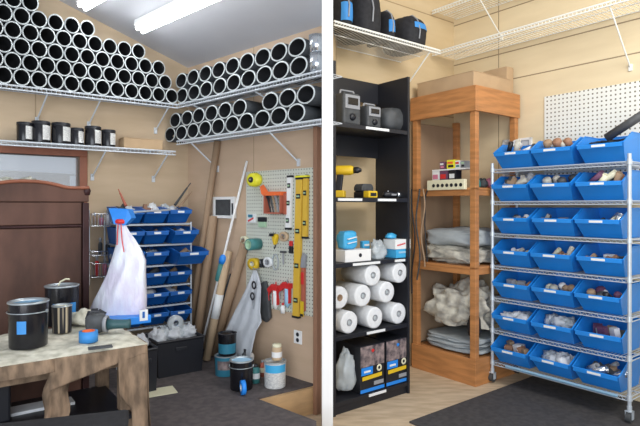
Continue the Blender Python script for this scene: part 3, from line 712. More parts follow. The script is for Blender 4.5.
# power strip, product boxes
def SAt(px, y): return RR.on(px, 200, y)[0]
y_ = SYF+.0
t_ = thing('power_strip', 'cream power strip with a row of black sockets on the front of the stand shelf', 'power strip', RR, 0, 0, 0)
x0 = SAt(428, SYF-.02); x1 = SAt(465.5, SYF-.02); z0 = 1.585
b = MB(); b.box(x0, x1, SYF-.035, SYF+.002, z0, z0+.085); b.done('body', CREAM, t_, bevel=.005)
for i in range(7):
    b = MB(); xx = x0+.075+i*(x1-x0-.11)/6.0; b.cyl((xx, SYF-.038, z0+.038), (xx, SYF-.03, z0+.038), .015, seg=14); b.done('socket', BLK, t_)
b = MB(); b.tube([(x0+.005, SYF-.02, z0+.03), (x0-.02, SYF-.03, z0-.05), (x0-.03, SYF-.028, z0-.3), (x0-.0, SYF-.03, z0-.62)], .006, 7); b.done('cord', BLK, t_)
def pbox(px0, px1, z, h, y, cols, label):
    a0_, a1_ = SAt(px0, y-.03), SAt(px1, y-.03)
    t_ = thing('product_box', label, 'box', RR, (a0_+a1_)/2, y, z, group='small product boxes on the stand')
    w = a1_-a0_-.004
    b = MB(); b.box(-w/2, w/2, -.03, .05, 0, h); b.done('body', cols[0], t_, bevel=.002)
    b = MB(); b.box(-w*.4, w*.3, -.032, -.029, h*.55, h*.8); b.done('band', cols[1], t_)
    b = MB(); b.box(-w*.3, w*.38, -.032, -.029, h*.15, h*.42); b.done('print', cols[2], t_)
yy = SYF+.10
pbox(432, 439.5, 1.601, .155, yy, (LBL, PINK, TEAL), 'pink and white product box at the left on the stand shelf')
pbox(439.5, 447.5, 1.601, .155, yy, (PLUM, RED, LBL), 'dark box with red and pink print behind the power strip')
pbox(448.5, 456, 1.601, .155, yy, (BLK, LBL, PBLUE), 'black box with pale print nearest the front post')
b = MB(); bx = [SAt(431, yy-.05), SAt(466, yy-.05)]; b.box(bx[0], bx[1], yy-.035, yy+.08, 1.757, 1.768); o = b.done('small_shelf', WHITE); tag(put(o, RR, 0, 0, 0), 'thin white board laid across the product boxes', 'board')
pbox(439.5, 444.5, 1.769, .065, yy, (PLUM, LBL, PINK), 'small plum box on the white board')
pbox(446.5, 454.5, 1.769, .075, yy, (YELB, ORG, BLK), 'small yellow box on the white board')
pbox(455, 460, 1.769, .065, yy, (LBL, RED, TEAL), 'small white box on the white board beside the yellow one')
pbox(460.5, 465, 1.769, .06, yy, (GREY, LIME, BLK), 'small grey box at the right end of the white board')
for i, (px, m) in enumerate(((480, TEAL), (485, GREYD), (489, PINK))):
    yv_ = -.4; a_ = .60; b = MB(); b.blob((0, 0, .035), .045, .04, .05, .3, 3, i+3, 10); o = b.done('wrapped_part', m)
    tag(put(o, RR, .60, SYF+.12+.1*i+.05, 1.601), ['teal wrapped part on the stand shelf behind the rack post', 'grey wrapped part in the middle behind the rack post', 'pink wrapped part at the back of the stand shelf'][i], 'packet')
# cloths on the stand
def folded(z, h, w, d, m, label, seed, y=0, x=0, layers=2, amp=.14, fq=1.3):
    t_ = thing('folded_cloth', label, 'cloth', RR, (SA0+SA1)/2+x, (SYF+SYB)/2+y, z)
    b = MB()
    for i in range(layers):
        b.blob((random.uniform(-.01, .01), 0, h/layers*(i+.5)), w/2, d/2, h/layers*.56, amp, fq, seed+i*2.3, 26, flat=False, pw=.5)
    b.done('folds', m, t_)
    return t_
folded(1.108, .14, .56, .50, CLOTHG, 'smooth folded grey-blue cloth, topmost on the middle stand shelf', 1, layers=1)
folded(.965, .14, .54, .50, CLOTHC, 'crumpled spotted cream drop cloth under the smooth grey-blue cloth', 8, layers=1, amp=.32, fq=2.2)
o = MB().blob((0, 0, .21), .275, .24, .21, .34, 1.5, 5, 56, flat=True, pw=.75).done('drop_cloth', CLOTHC); tag(put(o, RR, .39, -.35, .345), 'big crumpled canvas drop cloth heaped at the bottom of the stand', 'cloth')
o.location.z = .345
folded(.216, .12, .56, .5, CLOTHG, 'grey-white folded sheets lying in the base of the stand', 12, layers=3)
b = MB(); b.blob((0, 0, .09), .05, .06, .12, .2, 2, 4, 12, flat=True); o = b.done('dark_pouch', BLKF); tag(put(o, RR, .645, SYF+.09, .36), 'black pouch tucked beside the heaped drop cloth at the front post', 'pouch')
# cords hanging left of the stand
for i in range(3):
    b = MB(); pts = []
    for k in range(15):
        s = k/14; pts.append((SAt(420-3.5*i, SYF-.05)+.02+.022*math.sin(s*8+i*2), SYF-.035-.018*i, 1.60-s*(.68+.12*i)))
    b.tube(pts, .0075, 7); o = b.done('extension_cord', [CARD2, GREYD, BLK][i]); tag(put(o, RR, 0, 0, 0), ['brown cord hanging at the left edge of the wooden stand', 'dark grey cord hanging left of the wooden stand', 'black cord hanging nearest the bookcase'][i], 'cord')

# ------------------------------------------------------------------ left bay: bin rack against the back wall
la0 = LB.on(117, 250, -.36)[0]; la1 = LB.on(191, 250, -.36)[0]
LY0 = -.36; LZ = [1.45-(y-206)*LBd/530 for LBd in [0] for y in []]
d_mid = LB.W((la0+la1)/2, LY0).y
LZ = [H-(y-206)*d_mid/530 for y in (223.7, 244.5, 265.3, 286, 306, 326)]
rk2 = thing('shelf_rack', 'narrow metal rack of blue bins against the back wall of the left bay', 'rack', LB, 0, 0, 0)
for x in (la0, la1):
    for y in (LY0, -.03):
        b = MB(); b.cyl((x, y, ZL), (x, y, LZ[0]+.01), .007, seg=10); b.done('post', CHROME, rk2)
for z in LZ+[ZL+.08]:
    b = MB(); b.box(la0, la1, LY0-.004, LY0+.004, z-.012, z); b.box(la0, la1, -.034, -.026, z-.012, z)
    x = la0+.01
    while x < la1: b.cyl((x, LY0, z-.003), (x, -.03, z-.003), .0022, seg=5, cap=False); x += .03
    b.done('wire_shelf', CHROME, rk2)
bw = (la1-la0-.016)/3
LRN = ['top row', 'second row from the top', 'third row from the top', 'fourth row from the top', 'fifth row from the top', 'bottom row']
for k in range(6):
    for c_ in range(3):
        a = la0+.008+bw*(c_+.5); y = -.055; rot = 0; dz_ = 0; sc = 1
        if (k, c_) == (2, 2): y = -.20; a += .045; dz_ = .06
        if (k, c_) == (1, 2): y = -.12; a += .02; dz_ = .02
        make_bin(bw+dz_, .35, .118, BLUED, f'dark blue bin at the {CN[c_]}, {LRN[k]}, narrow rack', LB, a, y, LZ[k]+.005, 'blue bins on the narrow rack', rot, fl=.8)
        if k < 5:
            n = [3, 2, 2, 1, 2][k]
            junk(LB, a, y, LZ[k]+.01, bw*.75, .28, n, f'small parts in the {CN[c_]} bin, {LRN[k]}, narrow rack', f'parts in narrow rack bin {CN[c_]} {LRN[k]}', ['x', 'pipe', 'bag'] if k != 0 else ['x', 'bag'], h=.15 if k == 0 else .1)
# tools standing in the top bins
for i, (p0, p1, m) in enumerate((((175, 205), (187, 188), GREYD), ((179, 207), (189, 195), CARD2), ((126, 206), (120, 193), REDB))):
    q0 = LB.on(*p0, LY0+.08); q1 = LB.on(*p1, LY0+.14)
    b = MB(); b.cyl((0, 0, 0), (q1[0]-q0[0], .06, q1[1]-q0[1]), .011, .007, seg=10); b.cyl((q1[0]-q0[0], .06, q1[1]-q0[1]), ((q1[0]-q0[0])*1.3, .075, (q1[1]-q0[1])*1.3), .004, seg=8)
    o = b.done('hand_tool', m); tag(put(o, LB, q0[0], LY0+.08, q0[1]), ['dark grey tool sticking up from the top right bin of the narrow rack', 'brown handled tool leaning beside the dark grey one in the top right bin', 'reddish pen-like tool sticking up from the top left bin'][i], 'tool')

# blue scoop-like bin hung at the corner and the plastic bag
BF = LB
def D(px, py, d): return Vector(((px-CX)/F*d, d, H+(HY-py)/F*d))
dB = 3.02
t_ = thing('plastic_bag', 'white plastic carrier bag tied with a red strap, hanging beside the blue bins', 'bag', WORLD, 0, 0, 0)
c0 = D(121, 270, dB); t_.location = (0, 0, 0)
b = MB(); seg = 44; ringsB = []
prof = [(224, 119, 125, 0), (232, 118.5, 129, .15), (240, 118, 135, .3), (250, 115, 141.5, .5), (260, 112, 145.5, .6), (272, 108.5, 145.5, .8), (285, 103, 146, .9), (298, 96.5, 147, 1), (308, 92.5, 147, 1), (315, 91.5, 147, .9), (319, 100, 143, .5)]
def nz3(x, y, z): return noise.noise(Vector((x, y, z)))
vs = []
for k, (yy_, x0, x1, am) in enumerate(prof):
    c = D((x0+x1)/2, yy_, dB); rx = (x1-x0)/2/F*dB; ry = min(rx*.8, .10)
    for i in range(seg):
        th = 2*PI*i/seg; f_ = 1+.10*am*math.sin(th*5+k*.5)+.05*am*math.sin(th*11+k)
        fx = 1+(f_-1)*.4; f_ += .16*am*nz3(math.cos(th)*1.5, math.sin(th)*1.5, k*.5)
        vs.append((c.x+math.cos(th)*rx*fx, c.y+math.sin(th)*ry*f_, c.z+.006*math.sin(th*7+k)))
b.faces(vs, [(k*seg+i, k*seg+(i+1) % seg, (k+1)*seg+(i+1) % seg, (k+1)*seg+i) for k in range(len(prof)-1) for i in range(seg)]+[tuple(range((len(prof)-1)*seg, len(prof)*seg))], True)
b.done('bag_body', BAGW, t_)
b = MB(); c = D(121.5, 221.5, dB); M = Matrix.Translation(c); b.lathe([(.026, -.012), (.034, -.01), (.036, .004), (.03, .014), (.022, .012)], 20, M=M); b.tube([D(121, 224, dB-.035), D(122, 240, dB-.05), D(124, 252, dB-.08)], .003, 6); b.tube([D(118, 224, dB-.035), D(117, 245, dB-.06)], .003, 6); b.done('red_tie', RED, t_)
t_ = thing('blue_hook_cap', 'bright blue plastic scoop from which the white carrier bag hangs', 'scoop', WORLD, c.x, c.y, c.z)
b = MB(); w = .06; b.faces([(-w, -.03, .075), (w*.75, -.03, .07), (w*1.05, -.02, .02), (w*.4, -.02, -.02), (-w*.6, -.02, -.012), (-w*.8, -.02, .03),
   (-w, .05, .075), (w*.75, .05, .07), (w*1.05, .05, .02), (w*.4, .04, -.02), (-w*.6, .04, -.012), (-w*.8, .05, .03)],
   [(0,1,2,3,4,5), (11,10,9,8,7,6), (1,2,8,7), (2,3,9,8), (3,4,10,9), (4,5,11,10), (5,0,6,11)]); b.done('scoop', BLUEB, t_, solid=.004)
b = MB(); b.cyl((.0, .04, .05), (.06, LB.W(la0, LY0).y-c.y-.02, .06), .006, seg=8); b.done('hook_arm', CHROME, t_)

# wire tool rack on the wall between the wardrobe and the bins
ta0 = LB.on(92, 240, -.12)[0]; ta1 = LB.on(114, 240, -.12)[0]
t_ = thing('wire_tool_rack', 'chrome wire basket rack of hand tools on the wall beside the wardrobe', 'rack', LB, 0, 0, 0)
for zc, hb in ((1.30, .09), (1.08, .03), (.92, .10)):
    b = MB()
    for z in (zc, zc+hb):
        b.tube([(ta0, -.02, z), (ta0, -.12, z), (ta1, -.12, z), (ta1, -.02, z), (ta0, -.02, z)], .003, 6)
    for i in range(8):
        x = ta0+(ta1-ta0)*i/7; b.cyl((x, -.12, zc), (x, -.12, zc+hb), .0022, seg=5); b.cyl((x, -.12, zc), (x, -.02, zc), .0022, seg=5)
    b.done('basket', CHR2, t_)
b = MB(); b.box(ta0, ta0+.008, -.02, -.004, .85, 1.42); b.box(ta1-.008, ta1, -.02, -.004, .85, 1.42); b.done('upright', CHR2, t_)
for i, (f_, z, m, h_) in enumerate(((.2, 1.305, CARD2, .10), (.5, 1.305, PINK, .08), (.8, 1.305, WHITE, .12), (.3, .925, RED, .16), (.65, .925, PINK, .13), (.45, 1.085, GREYD, .13), (.8, 1.085, BLK, .11))):
    t_ = thing('hand_tool', ['brown handled tool in the upper wire basket', 'pink tube standing in the upper wire basket', 'white bottle in the upper wire basket', 'red handled pliers in the lower wire basket', 'pink handled scissors in the lower wire basket', 'dark grey tool hanging in the middle wire basket', 'black tool hanging in the middle wire basket'][i], 'tool', LB, ta0+(ta1-ta0)*f_, -.07, z)
    b = MB(); b.lathe([(.0005, 0), (.015, 0), (.016, h_*.6), (.010, h_*.7), (.0005, h_*.7)], 12); b.done('handle', m, t_)
    b = MB(); b.lathe([(.007, h_*.7), (.010, h_*.8), (.012, h_*.9), (.0005, h_)], 10); b.done('tip', GREY, t_)

# ------------------------------------------------------------------ wardrobe
wy = -.95; WA = LB.on(88.5, 250, wy)[0]; WC = LB.on(27, 250, wy)[0]; hw = WA-WC; Wd = .42
t_ = thing('wardrobe', 'old dark brown wooden wardrobe with an arched top in front of the window', 'wardrobe', LB, WC, wy, ZL)
zt_ = LB.on(64, 187, wy)[1]-ZL; zp = LB.on(27, 180.5, wy)[1]-ZL; zc_ = LB.on(88, 190, wy)[1]-ZL
b = MB(); b.box(-hw+.02, hw-.02, .012, Wd, .06, zt_-.07); b.done('body', WARD, t_, bevel=.004)
b = MB(); n = 24; poly = [(-hw, zt_-.085), (hw, zt_-.085)]
for i in range(n+1):
    x = hw-2*hw*i/n; s = abs(x)/hw
    z = zp-(zp-zt_)*min(1, (s/.62)**2.2) if s < .62 else zt_+(zc_-zt_)*.0+.0
    poly.append((x, z if s < .97 else zt_+.004))
b.prism(poly, -.012, .03); b.done('crest', WARD, t_, bevel=.004)
b = MB(); b.tube([(x, -.016, z-.004) for x, z in poly[2:]], .010, 8); b.done('crest_moulding', WFR, t_)
for s in (-1, 1):
    b = MB(); b.box(s*hw-.035, s*hw+.035 if s < 0 else s*hw, -.02, .03, .0, zt_-.09) if s > 0 else b.box(-hw, -hw+.035, -.02, .03, 0, zt_-.09); b.done('stile', WARD2, t_, bevel=.004)
    b = MB(); b.lathe([(.0005, -.03), (.018, -.025), (.024, 0), (.016, .02), (.008, .03), (.0005, .032)], 14, M=Matrix.Translation((s*(hw-.01), 0, zt_-.02))); b.done('finial', WARD2, t_)
b = MB(); b.box(-hw+.03, hw-.04, -.004, .012, .09, zt_-.235); b.done('panel', WARD, t_, bevel=.003)
b = MB(); b.box(-hw+.03, hw-.04, -.010, .012, zt_-.215, zt_-.09); b.done('frieze', WARD, t_, bevel=.004)
b = MB(); b.cyl((-hw+.03, -.006, zt_-.225), (hw-.04, -.006, zt_-.225), .007, seg=8); b.done('bead_moulding', WARD2, t_)
b = MB(); b.blob((0, 0, .05), .17, .07, .075, .4, 3, 6, 20, flat=True); o = b.done('lace_cloth', LACE); tag(put(o, LB, WC-.02, wy+.20, ZL+zt_-.07-.005), 'crumpled pale lace cloth lying on top of the wardrobe', 'cloth')

# ------------------------------------------------------------------ workbench under a splattered canvas
BZ = .80
BN = Frame(-.825, 2.51, .805, .593)            # x=0 at the right front corner, bench runs to negative x
t_ = thing('workbench', 'workbench seen under its paint-splattered canvas cover', 'workbench', BN, 0, 0, ZL)
b = MB(); b.box(-1.35, -.03, .03, .56, BZ-ZL-.035, BZ-ZL-.008); b.done('bench_top', WOODL, t_, bevel=.003)
for x in (-1.3, -.10):
    for y in (.06, .48): b = MB(); b.box(x, x+.06, y, y+.06, 0, BZ-ZL-.035); b.done('leg', CANVB, t_, bevel=.003)
b = MB(); b.box(-1.3, -.06, .07, .10, BZ-ZL-.11, BZ-ZL-.035); b.done('apron_rail', CANVB, t_)
# canvas: top and hanging flaps as one rippling sheet
def nz(x, y, s=0): return noise.noise(Vector((x, y, s)))
b = MB(); b.box(-1.3, -.06, .0, .50, .18, .20); b.done('lower_shelf', BLK, t_)
t_ = thing('drop_cloth', 'paint-splattered canvas drop cloth draped over the workbench', 'cloth', BN, 0, 0, BZ)
b = MB(); nx, ny_ = 70, 30; vs = []
for j in range(ny_+1):
    for i in range(nx+1):
        x = -1.37+1.38*i/nx; y = .0+.58*j/ny_
        e_ = min(1, j/4, (nx-i)/3); vs.append((x, y-.006*nz(x*8, 0)*(1 if j == 0 else 0), .004+.010*nz(x*9, y*9)+.006*nz(x*25, y*25, 3)-.012*(1-e_)))
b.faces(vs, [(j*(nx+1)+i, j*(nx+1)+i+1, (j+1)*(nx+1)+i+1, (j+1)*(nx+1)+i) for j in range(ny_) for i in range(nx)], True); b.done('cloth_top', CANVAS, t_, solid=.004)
def flap(x0, x1, dropf, m=CANVB, nm='front_flap', side=False, seed=0, amp=.012):
    b = MB(); n, mm = 36, 14; vs = []
    for j in range(mm+1):
        for i in range(n+1):
            s = i/n; x = x0+(x1-x0)*s; dr = dropf(s)*j/mm
            off = -.006-amp*(.4+nz(x*14, dr*3, seed))*j/mm
            vs.append((x, off, -.004-dr) if not side else (-off+.006, x, -.004-dr))
    b.faces(vs, [(j*(n+1)+i, j*(n+1)+i+1, (j+1)*(n+1)+i+1, (j+1)*(n+1)+i) for j in range(mm) for i in range(n)], True)
    return b.done(nm, m, t_, solid=.004)
xf = BN.on(49, 350, 0)[0]
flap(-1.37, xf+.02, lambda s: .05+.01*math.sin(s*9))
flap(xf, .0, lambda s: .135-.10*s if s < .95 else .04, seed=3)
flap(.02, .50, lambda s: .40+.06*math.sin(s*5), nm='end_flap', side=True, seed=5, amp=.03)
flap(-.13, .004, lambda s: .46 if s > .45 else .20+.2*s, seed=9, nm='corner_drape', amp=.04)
# folds of canvas hanging behind: a pale strip and a brown leg drape
b = MB(); n = 12; vs = []
for j in range(13):
    for i in range(7): vs.append((-.40+.10*i/6-.05*j/12+.01*math.sin(j), .045+.012*math.sin(i*2.2+j*.4), -.02-.36*j/12))
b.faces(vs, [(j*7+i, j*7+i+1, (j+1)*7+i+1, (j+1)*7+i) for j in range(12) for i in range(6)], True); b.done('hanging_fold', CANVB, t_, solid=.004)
# white papers; crate added to fill the dark below bench; black stool in front
t_ = thing('dark_filler_crate', 'black crate added to fill the dark space under the workbench', 'crate', BN, -.86, .36, ZL+.201)
b = MB(); b.box(-.33, .33, -.13, .13, 0, .17); b.done('body', BLK, t_, bevel=.01); b = MB(); b.box(-.34, .34, -.14, .14, .17, .19); b.done('lid', BLK, t_, bevel=.006)
# chair near the camera at lower left
d_c = 2.0
CH = BN
zc2 = D(129, 408, d_c).z; p_ = D(129, 408, d_c)
t_ = thing('black_bench', 'low black bench in front of the workbench at the lower left', 'bench', WORLD, p_.x, p_.y, ZL, .31)
hz_ = zc2-ZL
b = MB(); b.box(-1.0, 0, -.22, 0, hz_-.05, hz_); b.done('seat', BLKF, t_, bevel=.012)
for x in (-.95, -.06):
    for y in (-.20, -.05): b = MB(); b.box(x, x+.035, y, y+.035, 0, hz_-.05); b.done('leg', BLK, t_)
for i, (px, py, w, dd_) in enumerate(((27, 409, .19, .10), (62, 403, .10, .09))):
    a_, y_ = BN.at(px, py, ZL+.205)
    b = MB(); b.box(-w/2, w/2, -dd_/2, dd_/2, 0, .014); o = b.done('white_folder', [PAPER, WHITE][i], bevel=.001)
    tag(put(o, BN, a_, y_, ZL+.2), ['wide white folder lying on the dark shelf under the workbench', 'smaller white pad on the dark shelf under the workbench, right of the folder'][i], 'paper')

# ------------------------------------------------------------------ things on the bench
def bpos(px, py):
    d = (H-BZ-.012)*F/(py-HY); return ((px-CX)/F*d, d)
def pail(name, label, cat, X, Y, z, r, h, m, rimm, inner, wire=True, labm=None, lw=.5, rot=0, group=None, tape=None, lz=(.25, .6)):
    t_ = thing(name, label, cat, WORLD, X, Y, z, rot, group)
    b = MB(); b.lathe([(.0005, 0), (r*.93, 0), (r*.95, .004), (r, h*.97), (r*1.0, h), (r*.93, h), (r*.9, h*.94), (.0005, h*.94)], 32, mis=[0,0,0,0,0,0,0]); b.done('body', m, t_)
    b = MB(); b.lathe([(r*1.0, h*.965), (r*1.04, h*.975), (r*1.04, h), (r*.9, h+.003), (r*.88, h*.95)], 32); b.done('rim', rimm, t_)
    if inner: b = MB(); b.lathe([(.0005, h*.952), (r*.9, h*.952)], 28); b.done('paint', inner, t_)
    if wire:
        b = MB(); b.tube([(math.cos(q)*r*1.05, math.sin(q)*r*1.05, h*.78+.0*q) for q in [PI+PI*i/16 for i in range(17)]], .0025, 6); b.cyl((-r*1.06, 0, h*.78), (-r*.9, 0, h*.78), .008); b.cyl((r*1.06, 0, h*.78), (r*.9, 0, h*.78), .008); b.done('handle', LID, t_)
    if labm:
        b = MB(); n = 10; vs = []
        for i in range(n+1):
            th = -PI/2-lw+2*lw*i/n+.15
            for zz in lz: q_ = r*(.95+.05*zz)*1.012; vs.append((math.cos(th)*q_, math.sin(th)*q_, h*zz))
        b.faces(vs, [(2*i, 2*i+2, 2*i+3, 2*i+1) for i in range(n)], True); b.done('label', labm, t_)
    return t_
def at_bench(px, pyb, r):     # px centre, pyb lowest visible pixel row of the base
    d = (H-BZ-.012)*F/(pyb-HY)+r; return (px-CX)/F*d, d
X, Y = at_bench(28.5, 350.5, .082); pail('paint_pail', 'large black paint pail with small blue label at the front left of the bench', 'pail', X, Y, BZ+.012, .083, .205, BLKG, LID, PAINTIN, labm=BLUET, lw=.24, lz=(.34, .62))
X, Y = at_bench(62, 331, .085); Y += .08; X = (62-CX)/F*Y; r2 = 15.5/F*Y
t2 = pail('paint_pail', 'black paint pail with a wide blue label standing behind the small can', 'pail', X, Y, BZ+.012, r2, H+(HY-285)/F*Y-BZ-.012, BLKG, LID, None, wire=False, labm=BLUET, lw=.75, rot=.5, lz=(.30, .58))
b = MB(); hz2 = H+(HY-285)/F*Y-BZ-.012; b.lathe([(.0005, hz2*.97), (r2*.9, hz2*.97)], 24); b.done('lid', LID, t2)
b = MB(); b.tube([(-.01, -.02, hz2), (0, -.02, hz2+.02), (.03, -.02, hz2+.036), (.05, -.02, hz2+.034)], .0045, 8); o = b.done('paint_stick', CREAM); tag(o, 'pale brush handle lying over the rim of the rear black pail', 'brush'); o.location = (X, Y, BZ+.012)
X, Y = at_bench(62, 334, .048); pail('paint_can', 'small dark can streaked with dripped paint beside the large pail', 'can', X, Y, BZ+.012, .047, .135, DRIP, LID, CREAM, wire=False)
X, Y = at_bench(88.5, 343.5, .045)
t_ = thing('tape_roll', 'roll of blue masking tape with an orange core lying on the bench', 'tape', WORLD, X, Y, BZ+.010)
b = MB(); b.lathe([(.024, 0), (.042, 0), (.042, .05), (.024, .05), (.024, 0)], 30); b.done('tape', BLUET, t_)
b = MB(); b.lathe([(.0235, 0), (.0235, .051), (.029, .052), (.029, .05)], 26); b.lathe([(.0005, .034), (.0235, .034)], 20); b.done('core', ORG, t_)
X, Y = at_bench(103, 335, .05); X = (104-CX)/F*Y
t_ = thing('power_sander', 'dark grey power tool lying on the canvas behind the blue tape', 'tool', WORLD, X, Y, BZ+.012, .1); t_.scale = (.82, .8, .8)
b = MB(); b.blob((-.045, 0, .062), .062, .05, .062, .05, 1, 1, 14, flat=False, pw=.7); b.done('body', GREYD, t_)
b = MB(); b.lathe([(.038, .0), (.052, .0), (.052, .02), (.038, .02), (.038, 0)], 22, 'x', M=Matrix.Translation((.002, 0, .055)), sx=1); b.done('collar', GREY, t_)
b = MB(); b.lathe([(.0005, .02), (.036, .022), (.030, .06), (.027, .13), (.03, .155), (.0005, .158)], 20, 'x', M=Matrix.Translation((.0, 0, .052))); b.done('grip', TEALD, t_)
b = MB(); b.tube([(-.10, .02, .08), (-.09, .04, .125), (-.05, .05, .125), (-.01, .05, .10)], .020, 12); b.done('top_handle', BLK, t_)
X, Y = at_bench(93, 350, .0); b = MB(); b.prism([(-.05, 0), (.05, 0), (.05, .006), (-.05, .006)], -.02, .02); o = b.done('sanding_pad', GREYD); tag(o, 'small grey sanding pad lying at the front edge of the bench', 'pad'); o.location = (X+.02, Y+.03, BZ+.013); o.rotation_euler = (0, 0, .5)
X, Y = at_bench(78, 330, .04); b = MB(); b.blob((0, 0, .04), .06, .05, .05, .3, 2, 2, 14); o = b.done('paint_rag', CANVAS); tag(o, 'crumpled cream rag between the pails and the power tool', 'rag'); o.location = (X, Y+.06, BZ+.012)
# blue case behind the bag
dC = 3.0
Xc, Yc = (129-CX)/F*2.92, 2.92
t_ = thing('blue_case', 'bright blue storage case at the back of the bench under the white bag', 'case', BN, *BN.L(Xc, Yc), BZ+.0)
zC = H+(HY-315)/F*2.9-BZ
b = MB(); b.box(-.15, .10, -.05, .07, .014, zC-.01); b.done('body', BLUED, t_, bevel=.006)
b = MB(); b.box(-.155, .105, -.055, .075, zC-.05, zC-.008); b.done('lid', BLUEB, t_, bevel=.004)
b = MB(); b.box(.04, .085, -.058, -.052, .02, .08); b.done('label', LBL, t_)
b = MB(); b.box(.055, .068, -.0595, -.057, .035, .07); b.done('label_mark', BLUED, t_)

# ------------------------------------------------------------------ floor of the left bay: totes
def tote(name, label, px0, px1, pyb, pyt, fr=LB, dep=.3, m=BLK, xo=0):
    a1, y1 = fr.at(px1, pyb, ZL); a0 = fr.on(px0, pyb, y1)[0]; w = a1-a0
    h = fr.on(px1, pyt, y1)[1]-ZL
    t_ = thing(name, label, 'tote', fr, (a0+a1)/2, y1, ZL)
    b = MB(); k = .93
    vs = [(-w/2*k, 0, 0), (w/2*k, 0, 0), (w/2*k, dep*k, 0), (-w/2*k, dep*k, 0), (-w/2, -.01, h), (w/2, -.01, h), (w/2, dep, h), (-w/2, dep, h)]
    b.faces(vs, [(0,1,2,3), (0,1,5,4), (1,2,6,5), (2,3,7,6), (3,0,4,7)]); b.done('body', m, t_, solid=.006)
    b = MB(); b.tube([(-w/2, -.012, h), (w/2, -.012, h), (w/2, dep, h), (-w/2, dep, h), (-w/2, -.012, h)], .010, 8); b.done('rim', m, t_)
    b = MB(); b.box(-w*.12, w*.12, -.02, -.008, h*.7, h*.8); b.done('grip', m, t_, bevel=.003)
    return t_, (a0+a1)/2, y1, h, w
tt, ta_, ty_, th_, tw_ = tote('tote', 'black plastic tote full of wrapped packets in front of the narrow rack', 157, 203, 370, 336)
for i in range(5):
    b = MB(); x = ta_+tw_*(-.34+.17*i); b.blob((0, 0, .03), .06, .07, .06, .4, 2.3, i*3+1, 14, flat=False); o = b.done('wrapped_packet', PLASTIC if i % 2 else CLOTHW)
    tag(put(o, LB, x, ty_+.15+.03*(i % 2), ZL+th_-.03), 'clear wrapped packet heaped in the black tote before the narrow rack', 'packet', 'packets in the tote')
b = MB(); b.lathe([(.02, 0), (.055, 0), (.055, .035), (.02, .035), (.02, 0)], 26, 'y'); o = b.done('wrap_roll', PLASTIC); tag(put(o, LB, ta_+.015, ty_+.12, ZL+th_+.09), 'round clear wrapped roll standing on top of the packets in the tote', 'roll')
tote('tote', 'tall black tote beside the right end of the workbench', 141, 156.5, 391, 348, dep=.25)
b = MB(); b.blob((0, 0, .03), .05, .05, .05, .3, 2, 8, 12); o = b.done('cloth_scrap', CLOTHW)
px_, py_ = LB.at(151, 391, ZL); tag(put(o, LB, px_-.03, py_+.12, LB.on(151, 341, py_+.1)[1]-.03), 'pale blue cloth scrap on top of the tall tote by the bench', 'cloth')
b = MB(); b.box(-.10, .10, -.07, .07, 0, .004); o = b.done('paper_sheet', CREAM); X, Y = (159-CX)/F*3.33, 3.33; o.location = (X, Y, ZL+.001); o.rotation_euler = (0, 0, .5); tag(o, 'pale sheet of paper lying on the dark floor by the totes', 'paper')

# ------------------------------------------------------------------ leaning tubes, pole
def lean(p0, p1, r, m, name, label, cat='tube', yoff=0, hollow=True, pyfl=None):
    # p0: foot on the floor (pixel), p1: top resting on the right wall
    a1, z1 = LR.on(*p1, -r-.004+yoff); T = LR.W(a1, -r-.004+yoff, z1)
    X, Y = LR.at(*p0, ZL); Y = min(Y, -r-.03); Fo = LR.W(X, Y, ZL+.004)
    dirv = (T-Fo); Fo = Fo+Vector((0, 0, r*math.hypot(dirv.x, dirv.y)/dirv.length))
    t_ = thing(name, label, cat, WORLD, Fo.x, Fo.y, Fo.z)
    Lg = (T-Fo).length; M = (T-Fo).to_track_quat('Z', 'Y').to_matrix().to_4x4()
    b = MB(); b.lathe([(r*.86, 0), (r, 0), (r, Lg), (r*.86, Lg), (r*.86, 0)], 22, M=M); b.done('tube', m, t_)
    return t_, M, Lg
lean((187, 352), (217.5, 141), .026, CARD2, 'cardboard_tube', 'tallest brown cardboard tube leaning in the corner beside the blue bins')
lean((195, 356), (213.5, 216), .034, CARD2, 'cardboard_tube', 'thick brown cardboard tube ending just below the white framed panel')
t3, M3, L3 = lean((206.5, 361), (228.5, 251), .030, TAN, 'cardboard_tube', 'pale kraft tube with a white label wrapped round it', yoff=-.02)
b = MB(); b.lathe([(.0305, L3*.38), (.0315, L3*.38), (.0315, L3*.6), (.0305, L3*.6)], 22, M=M3); b.done('label', LBL, t3)
lean((220, 354), (245, 243), .034, CARD2, 'cardboard_tube', 'brown cardboard tube leaning right beside the white hanging cloth')
lean((190, 349), (207, 240), .022, TAN, 'cardboard_tube', 'thin tan tube at the left of the leaning group')
lean((213, 352), (232.5, 275), .022, GREYD, 'cardboard_tube', 'thin dark grey tube between the pale tube and the brown one', yoff=-.0)
tp, Mp, Lp = lean((199, 358), (247, 161), .009, WHITE, 'pole', 'white pole with a blue grip leaning against the right wall', 'pole')
s0_ = Lp*.50
b = MB(); b.lathe([(.0005, s0_-.02), (.026, s0_-.02), (.03, s0_+.01), (.024, s0_+.04), (.0095, s0_+.05)], 20, M=Mp); b.done('blue_grip', BLUEB, tp)
b = MB(); b.lathe([(.018, s0_-.16), (.024, s0_-.15), (.024, s0_-.02), (.0095, s0_-.02)], 18, M=Mp); b.done('lower_sleeve', TEAL, tp)

